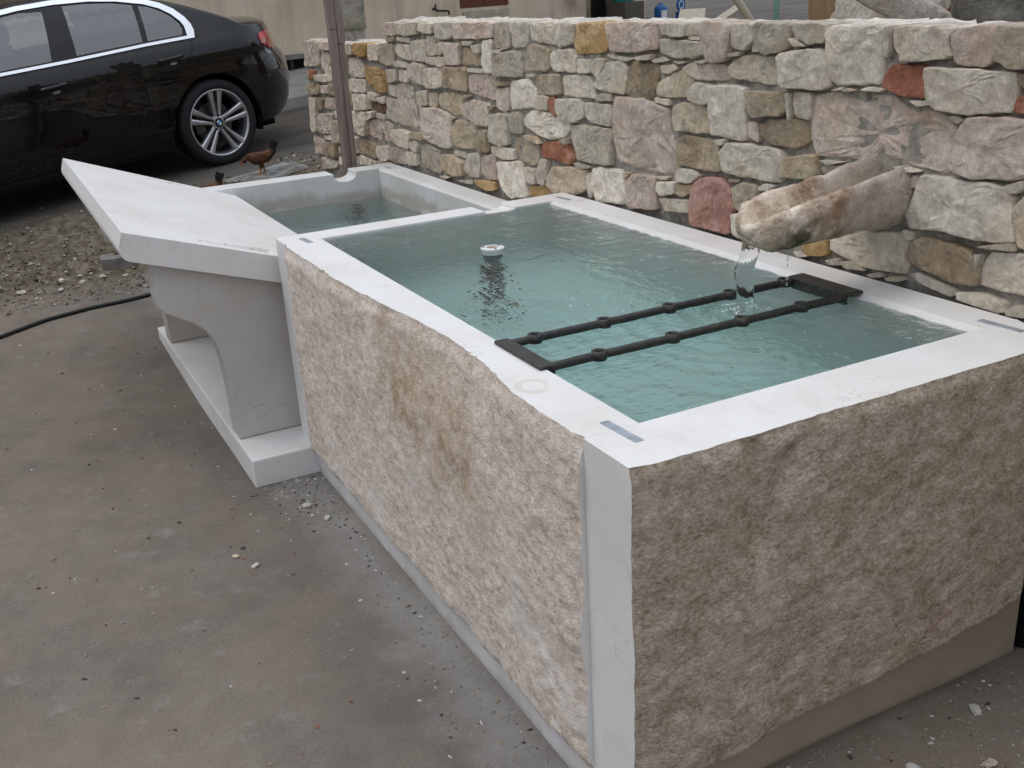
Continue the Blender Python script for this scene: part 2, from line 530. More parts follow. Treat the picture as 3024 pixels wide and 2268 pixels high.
def mat_ground():
    n = NT('yard_ground')
    s = n.sep()
    wob = n.math('MULTIPLY', n.math('SUBTRACT', n.noise(1.3, 5, 0.6), 0.5), 0.7)
    y = n.math('ADD', s[1], wob)
    # worn dusty concrete
    a = n.noise(1.1, 6, 0.6)
    con = n.ramp(a, [(0.30, (0.138, 0.120, 0.102)), (0.50, (0.180, 0.152, 0.125)), (0.70, (0.222, 0.185, 0.150))])
    a2 = n.ramp(n.noise(6.5, 5, 0.65), [(0.30, 0.84), (0.70, 1.12)])
    con = n.mix(1.0, con, a2, 'MULTIPLY')
    con = n.mix(n.ramp(n.noise(140, 3, 0.7), [(0.62, 0.0), (0.72, 0.5)]), con, (0.30, 0.27, 0.24))
    con = n.mix(n.ramp(n.noise(85, 3, 0.7, vec=n.coord(loc=(5, 1, 2))), [(0.64, 0.0), (0.74, 0.6)]), con, (0.07, 0.055, 0.045))
    br = n.ramp(n.noise(2.3, 6, 0.68, vec=n.coord(loc=(6, 2, 0))), [(0.44, 0.0), (0.64, 0.75)])
    con = n.mix(br, con, (0.205, 0.165, 0.122))
    lt = n.ramp(n.noise(9, 6, 0.7, vec=n.coord(loc=(2, 8, 0))), [(0.56, 0.0), (0.72, 0.55)])
    con = n.mix(lt, con, (0.26, 0.245, 0.225))
    con = n.mix(1.0, con, n.ramp(n.noise(260, 3, 0.8), [(0.25, 0.62), (0.75, 1.36)]), 'MULTIPLY')
    red = n.ramp(n.noise(3.6, 5, 0.65, vec=n.coord(loc=(1, 9, 0))), [(0.64, 0.0), (0.80, 0.28)])
    con = n.mix(red, con, (0.22, 0.125, 0.085))
    # pale stone dust along the foot of the trough
    dx = n.math('ABSOLUTE', n.math('ADD', s[0], 0.06))
    dust = n.ramp(n.math('ADD', dx, n.math('MULTIPLY', n.noise(5, 5, 0.7), 0.34)), [(0.16, 1.0), (0.33, 0.0)])
    dust = n.math('MULTIPLY', dust, n.ramp(s[1], [(0.0, 1.0), (1.0, 1.0)]))
    con = n.mix(n.math('MULTIPLY', dust, 0.70), con, (0.40, 0.385, 0.36))
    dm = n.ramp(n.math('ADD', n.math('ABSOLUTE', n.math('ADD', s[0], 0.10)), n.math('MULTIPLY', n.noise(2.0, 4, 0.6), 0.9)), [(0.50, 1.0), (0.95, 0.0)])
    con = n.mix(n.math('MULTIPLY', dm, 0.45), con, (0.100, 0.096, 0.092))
    # earth bank
    e = n.noise(16, 6, 0.7)
    earth = n.ramp(e, [(0.30, (0.055, 0.042, 0.028)), (0.50, (0.125, 0.100, 0.068)), (0.70, (0.24, 0.205, 0.15))])
    # old asphalt
    r = n.ramp(n.noise(2.0, 5, 0.6, vec=n.coord(rot=(0, 0, R_(17)), scale=(0.3, 1.6, 1))), [(0.3, (0.070, 0.062, 0.052)), (0.7, (0.145, 0.128, 0.108))])
    r = n.mix(n.ramp(n.noise(60, 3, 0.7), [(0.6, 0.0), (0.75, 0.5)]), r, (0.22, 0.20, 0.17))
    t1 = n.ramp(n.math('MULTIPLY', y, 0.1), [(0.525, 0.0), (0.555, 1.0)])
    t2 = n.ramp(n.math('MULTIPLY', y, 0.1), [(0.615, 0.0), (0.66, 1.0)])
    c = n.mix(t1, con, earth)
    c = n.mix(t2, c, r)
    h = n.math('ADD', n.noise(45, 5, 0.7), n.math('MULTIPLY', n.noise(170, 3, 0.7), 0.5))
    n.bump(h, 0.5, 0.010)
    return n.set(c, n.ramp(n.noise(1.7, 4, 0.6), [(0.35, 0.72), (0.65, 0.92)]), 0.25)

def mat_stucco():
    n = NT('beige_render')
    c = n.ramp(n.noise(1.2, 6, 0.62), [(0.30, (0.52, 0.42, 0.30)), (0.55, (0.66, 0.545, 0.41)), (0.75, (0.72, 0.61, 0.47))])
    v = n.coord(scale=(2.6, 2.6, 0.25))
    c = n.mix(n.ramp(n.noise(2.2, 4, 0.6, vec=v), [(0.52, 0.0), (0.70, 0.45)]), c, (0.25, 0.21, 0.16))
    dk = n.ramp(n.noise(0.9, 5, 0.6, vec=n.coord(loc=(2.2, 0, 0))), [(0.60, 0.0), (0.72, 0.6)])
    c = n.mix(dk, c, (0.12, 0.10, 0.065))
    n.bump(n.noise(60, 4, 0.7), 0.3, 0.01)
    return n.set(c, 0.9, 0.15)

def mat_water():
    n = NT('trough_water')
    n.set((1, 1, 1), 0.0, 0.5)
    n.b.inputs['IOR'].default_value = 1.33
    n.b.inputs['Transmission Weight'].default_value = 1.0
    h = n.math('ADD', n.noise(9, 3, 0.5, vec=n.coord(scale=(1.6, 0.8, 1), rot=(0, 0, R_(20)))), n.math('MULTIPLY', n.noise(28, 3, 0.5, vec=n.coord(scale=(1.0, 1.9, 1), rot=(0, 0, R_(-25)))), 0.30))
    n.bump(h, 0.60, 0.028)
    va = n.t.nodes.new('ShaderNodeVolumeAbsorption')
    va.inputs['Color'].default_value = (0.26, 0.90, 0.86, 1)
    va.inputs['Density'].default_value = 0.46
    n.link(va.outputs[0], n.out.inputs['Volume'])
    return n.m

def mat_stream():
    n = NT('falling_water')
    n.set((1, 1, 1), 0.0, 0.5)
    n.b.inputs['IOR'].default_value = 1.16
    n.b.inputs['Transmission Weight'].default_value = 1.0
    n.bump(n.noise(60, 3, 0.5, vec=n.coord(scale=(1, 1, 0.25))), 0.5, 0.01)
    return n.m

def mat_spout():
    n = NT('weathered_spout_stone')
    c = n.ramp(n.noise(14, 6, 0.68), [(0.30, (0.30, 0.215, 0.15)), (0.46, (0.60, 0.465, 0.345)), (0.62, (0.92, 0.78, 0.63))])
    s = n.sep()
    # the end that was cemented in is paler and greyer; rusty tide mark beside it
    xx = n.math('ADD', s[0], n.math('MULTIPLY', n.math('SUBTRACT', n.noise(14, 4, 0.6), 0.5), 0.07))
    c = n.mix(n.ramp(n.math('MULTIPLY', xx, 0.5), [(0.505, 0.0), (0.52, 0.55)]), c, (0.44, 0.385, 0.33))
    d = n.math('MULTIPLY', n.ramp(n.math('ABSOLUTE', n.math('SUBTRACT', xx, 0.985)), [(0.012, 0.85), (0.08, 0.0)]), n.ramp(n.noise(13, 5, 0.7), [(0.36, 0.15), (0.56, 1.0)]))
    c = n.mix(d, c, (0.20, 0.095, 0.035))
    # algae under the lip
    al = n.math('MULTIPLY', n.ramp(n.math('ABSOLUTE', n.math('SUBTRACT', xx, 0.86)), [(0.02, 0.95), (0.095, 0.0)]), n.ramp(n.math('SUBTRACT', s[2], 0.5), [(0.505, 1.0), (0.555, 0.0)]))
    al2 = n.ramp(n.noise(17, 5, 0.7), [(0.40, 0.0), (0.54, 1.0)])
    c = n.mix(n.math('MULTIPLY', al, al2), c, (0.065, 0.065, 0.035))
    g = n.ramp(n.noise(26, 4, 0.7), [(0.62, 0.0), (0.7, 0.7)])
    c = n.mix(g, c, (0.13, 0.10, 0.08))
    n.bump(n.math('ADD', n.noise(40, 5, 0.7), n.math('MULTIPLY', n.noise(120, 4, 0.75), 0.6)), 0.9, 0.014)
    return n.set(c, 0.8, 0.3)

def mat_iron():
    n = NT('blackened_cast_iron')
    c = n.ramp(n.noise(60, 4, 0.7), [(0.4, (0.020, 0.018, 0.016)), (0.62, (0.045, 0.040, 0.034)), (0.76, (0.13, 0.115, 0.095))])
    n.bump(n.noise(160, 4, 0.7), 0.35, 0.003)
    return n.set(c, 0.48, 0.5)

def mat_wood(name, a, b, sc=(9, 9, 0.8)):
    n = NT(name)
    c = n.ramp(n.noise(5, 6, 0.65, vec=n.coord(scale=sc)), [(0.3, a), (0.7, b)])
    n.bump(n.noise(12, 5, 0.7, vec=n.coord(scale=sc)), 0.5, 0.006)
    return n.set(c, 0.85, 0.2)

def mat_paint():
    n = NT('black_car_paint')
    n.set((0.0025, 0.0026, 0.0032), 0.4, 0.05)
    n.b.inputs['Coat Weight'].default_value = 1.0
    n.b.inputs['Coat Roughness'].default_value = 0.02
    return n.m

def mat_glass_car():
    n = NT('tinted_window_glass')
    t = n.t
    tr = t.nodes.new('ShaderNodeBsdfTransparent'); tr.inputs[0].default_value = (0.60, 0.66, 0.66, 1)
    gl = t.nodes.new('ShaderNodeBsdfGlossy'); gl.inputs['Roughness'].default_value = 0.02
    gl.inputs[0].default_value = (1, 1, 1, 1)
    fr = t.nodes.new('ShaderNodeFresnel'); fr.inputs[0].default_value = 1.62
    mx = t.nodes.new('ShaderNodeMixShader')
    n.link(n.math('ADD', fr.outputs[0], 0.10), mx.inputs[0]); n.link(tr.outputs[0], mx.inputs[1]); n.link(gl.outputs[0], mx.inputs[2])
    n.link(mx.outputs[0], n.out.inputs['Surface'])
    return n.m

SAWN = mat_sawn()
WET1 = mat_wetband(0.79)
WET2 = mat_wetband(0.53)
ROUGH_F = mat_rough_front()
ROUGH_E = mat_rough_end()
MARGIN = mat_base_margin()
MARGIN_E = mat_base_margin('earthy_margin_limestone', 0.52)
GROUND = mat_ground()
STUCCO = mat_stucco()
WATER = mat_water()
STREAM = mat_stream()
SPOUT = mat_spout()
IRON = mat_iron()
PAINT = mat_paint()
CARGLASS = mat_glass_car()
SHADEDST = mat_sawn('shaded_bracket_stone', 0.70)  # same sawn limestone, darkened: the brackets' shade is put into its colour
STONE = {
    'w': mat_wall_stone('wall_stone_white', (0.41, 0.37, 0.315), (0.55, 0.515, 0.46), (0.66, 0.64, 0.595)),
    'W': mat_wall_stone('wall_stone_bright', (0.48, 0.445, 0.39), (0.61, 0.585, 0.54), (0.72, 0.71, 0.68)),
    'g': mat_wall_stone('wall_stone_grey', (0.32, 0.29, 0.245), (0.44, 0.41, 0.36), (0.55, 0.525, 0.475)),
    'p': mat_wall_stone('wall_stone_pinkish', (0.38, 0.315, 0.28), (0.49, 0.425, 0.385), (0.60, 0.55, 0.515)),
    'P': mat_wall_stone('wall_stone_mauve', (0.40, 0.335, 0.30), (0.49, 0.435, 0.40), (0.60, 0.56, 0.53)),
    't': mat_wall_stone('wall_stone_tan', (0.30, 0.25, 0.195), (0.43, 0.375, 0.30), (0.54, 0.495, 0.42)),
    'b': mat_wall_stone('wall_stone_brown', (0.22, 0.175, 0.125), (0.335, 0.28, 0.21), (0.45, 0.395, 0.315)),
    'o': mat_wall_stone('wall_stone_ochre', (0.26, 0.165, 0.075), (0.40, 0.275, 0.14), (0.52, 0.41, 0.26)),
    'r': mat_wall_stone('wall_stone_red', (0.17, 0.065, 0.042), (0.30, 0.135, 0.09), (0.43, 0.245, 0.18)),
    'R': mat_wall_stone('wall_stone_rose', (0.22, 0.105, 0.09), (0.35, 0.205, 0.18), (0.50, 0.365, 0.335)),
    'd': mat_wall_stone('wall_stone_dark', (0.10, 0.06, 0.045), (0.155, 0.10, 0.075), (0.24, 0.17, 0.13)),
}
MORTAR = plain('wall_mortar', (0.30, 0.275, 0.235), 0.95, 0.1, var=0.45, vscale=30, bump=0.8)
CAPM = plain('wall_top_stone', (0.60, 0.55, 0.48), 0.9, 0.15, var=0.22, vscale=12, bump=0.7)
LEAD = plain('grey_metal_strap', (0.42, 0.45, 0.50), 0.38, 0.5, 0.55, var=0.3, vscale=20)
WHITEP = plain('white_plastic', (0.70, 0.71, 0.70), 0.35)
ORANGE = plain('rusty_orange', (0.36, 0.12, 0.045), 0.6)
DARKPIPE = plain('dark_grey_pipe', (0.045, 0.045, 0.042), 0.5)
BLACKP = plain('black_plastic', (0.010, 0.010, 0.011), 0.45)
RUBBER = plain('tyre_rubber', (0.016, 0.016, 0.017), 0.75, 0.3)
ALLOY = plain('silver_alloy', (0.50, 0.50, 0.52), 0.30, 0.5, 0.85)
CHROME = plain('satin_chrome', (0.82, 0.83, 0.85), 0.16, 0.5, 1.0)
BLACKTRIM = plain('black_trim', (0.008, 0.008, 0.009), 0.32)
DARKSEAT = plain('dark_upholstery', (0.030, 0.030, 0.034), 0.8)
HOSE = plain('black_hose', (0.012, 0.014, 0.013), 0.5)

# ------------------------------------------------------------------ ground
CW, CL = 1.236, 2.352        # trough width and length
RZT = 0.80                   # rim height of the upper trough
R2T = 0.685                  # rim height of the lower trough
GZ = -0.10                   # yard level at the trough

def road_z(x, y):
    xr = x - 0.872
    if xr > 3.0:
        xr = 3.0 + (xr - 3.0) * 0.35
    if xr > 9: xr = 9 + (xr - 9) * 0.1
    if xr < -9: xr = -9 + (xr + 9) * 0.1
    yr = min(y, 16) - 6.978
    return 0.4065 + 0.0829 * xr + 0.0249 * yr

def ground_z(x, y):
    zc = GZ + 0.10 * sstep(3.0, 5.3, y)
    zc += 0.055 * sstep(0.0, 0.30, x) * (1 - sstep(0.0, 0.10, y)) * sstep(-1.2, -0.3, y)      # trodden earth before the end slab
    n = 0.22 * mnoise.noise(Vector((x * 1.3, y * 1.3, 3.0)))
    t = sstep(5.25, 6.35, y + n + (0.12 if x > 0.2 else 0.0))
    if x > 1.5:
        t = max(t, sstep(1.62, 1.9, x))
    zr = road_z(x, y)
    z = zc * (1 - t) + zr * t
    if 5.0 < y < 6.7 and -4 < x < 1.6:
        k = sstep(5.2, 5.5, y) * (1 - sstep(6.2, 6.6, y))
        z += k * (0.05 * mnoise.noise(Vector((x * 4, y * 4, 1))) + 0.035 * mnoise.noise(Vector((x * 11, y * 11, 5))))
    z += 0.006 * mnoise.noise(Vector((x * 2.5, y * 2.5, 9)))
    return z

xs = [-600, -200, -70, -30, -14, -8, -6, -5] + list(np.arange(-4.2, 2.41, 0.066)) + [2.8, 3.3, 4, 5, 6, 8, 10, 14, 20, 40, 90, 250, 600]
ys = [-600, -200, -70, -25, -10, -6, -4, -3, -2.3] + list(np.arange(-1.8, 7.6, 0.066)) + [8, 8.5, 9, 10, 11, 12, 13, 15, 18, 25, 40, 90, 250, 600]
gv = [(x, y, ground_z(x, y)) for y in ys for x in xs]
nx = len(xs)
gf = [(j * nx + i, j * nx + i + 1, (j + 1) * nx + i + 1, (j + 1) * nx + i) for j in range(len(ys) - 1) for i in range(nx - 1)]
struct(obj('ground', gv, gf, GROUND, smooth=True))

# pavement in front of the far house, with its kerb
E1 = Vector((0.9579, 0.2872, 0)); E2 = Vector((-0.2872, 0.9579, 0))     # along / away from the street
FP = Vector((2.64, 11.0, 0.0))
def fpt(s, d, z):
    """point beside the far facade: s along the street, d in front of the facade, z"""
    q = FP + E1 * s - E2 * d
    return (q.x, q.y, z)
def slope_z(s, d):
    q = FP + E1 * s - E2 * d
    return road_z(q.x, q.y)

PAVE = plain('pale_pavement', (0.30, 0.285, 0.265), 0.85, 0.2, var=0.2, vscale=4, bump=0.3)
pv, pf = [], []
ss = [-14, -10, -7, -5, -3.5, -2.5, -1.5, -0.8, 0, 0.8, 1.5, 2.5, 4]
for s in ss:
    for d, h in ((-0.05, 0.155), (1.55, 0.12), (1.57, 0.10), (1.57, -0.05)):
        pv.append(fpt(s, d, slope_z(s, 1.57) + h))
for i in range(len(ss) - 1):
    for k in range(3):
        pf.append((i * 4 + k, i * 4 + k + 1, (i + 1) * 4 + k + 1, (i + 1) * 4 + k))
struct(obj('pavement', pv, pf, PAVE))

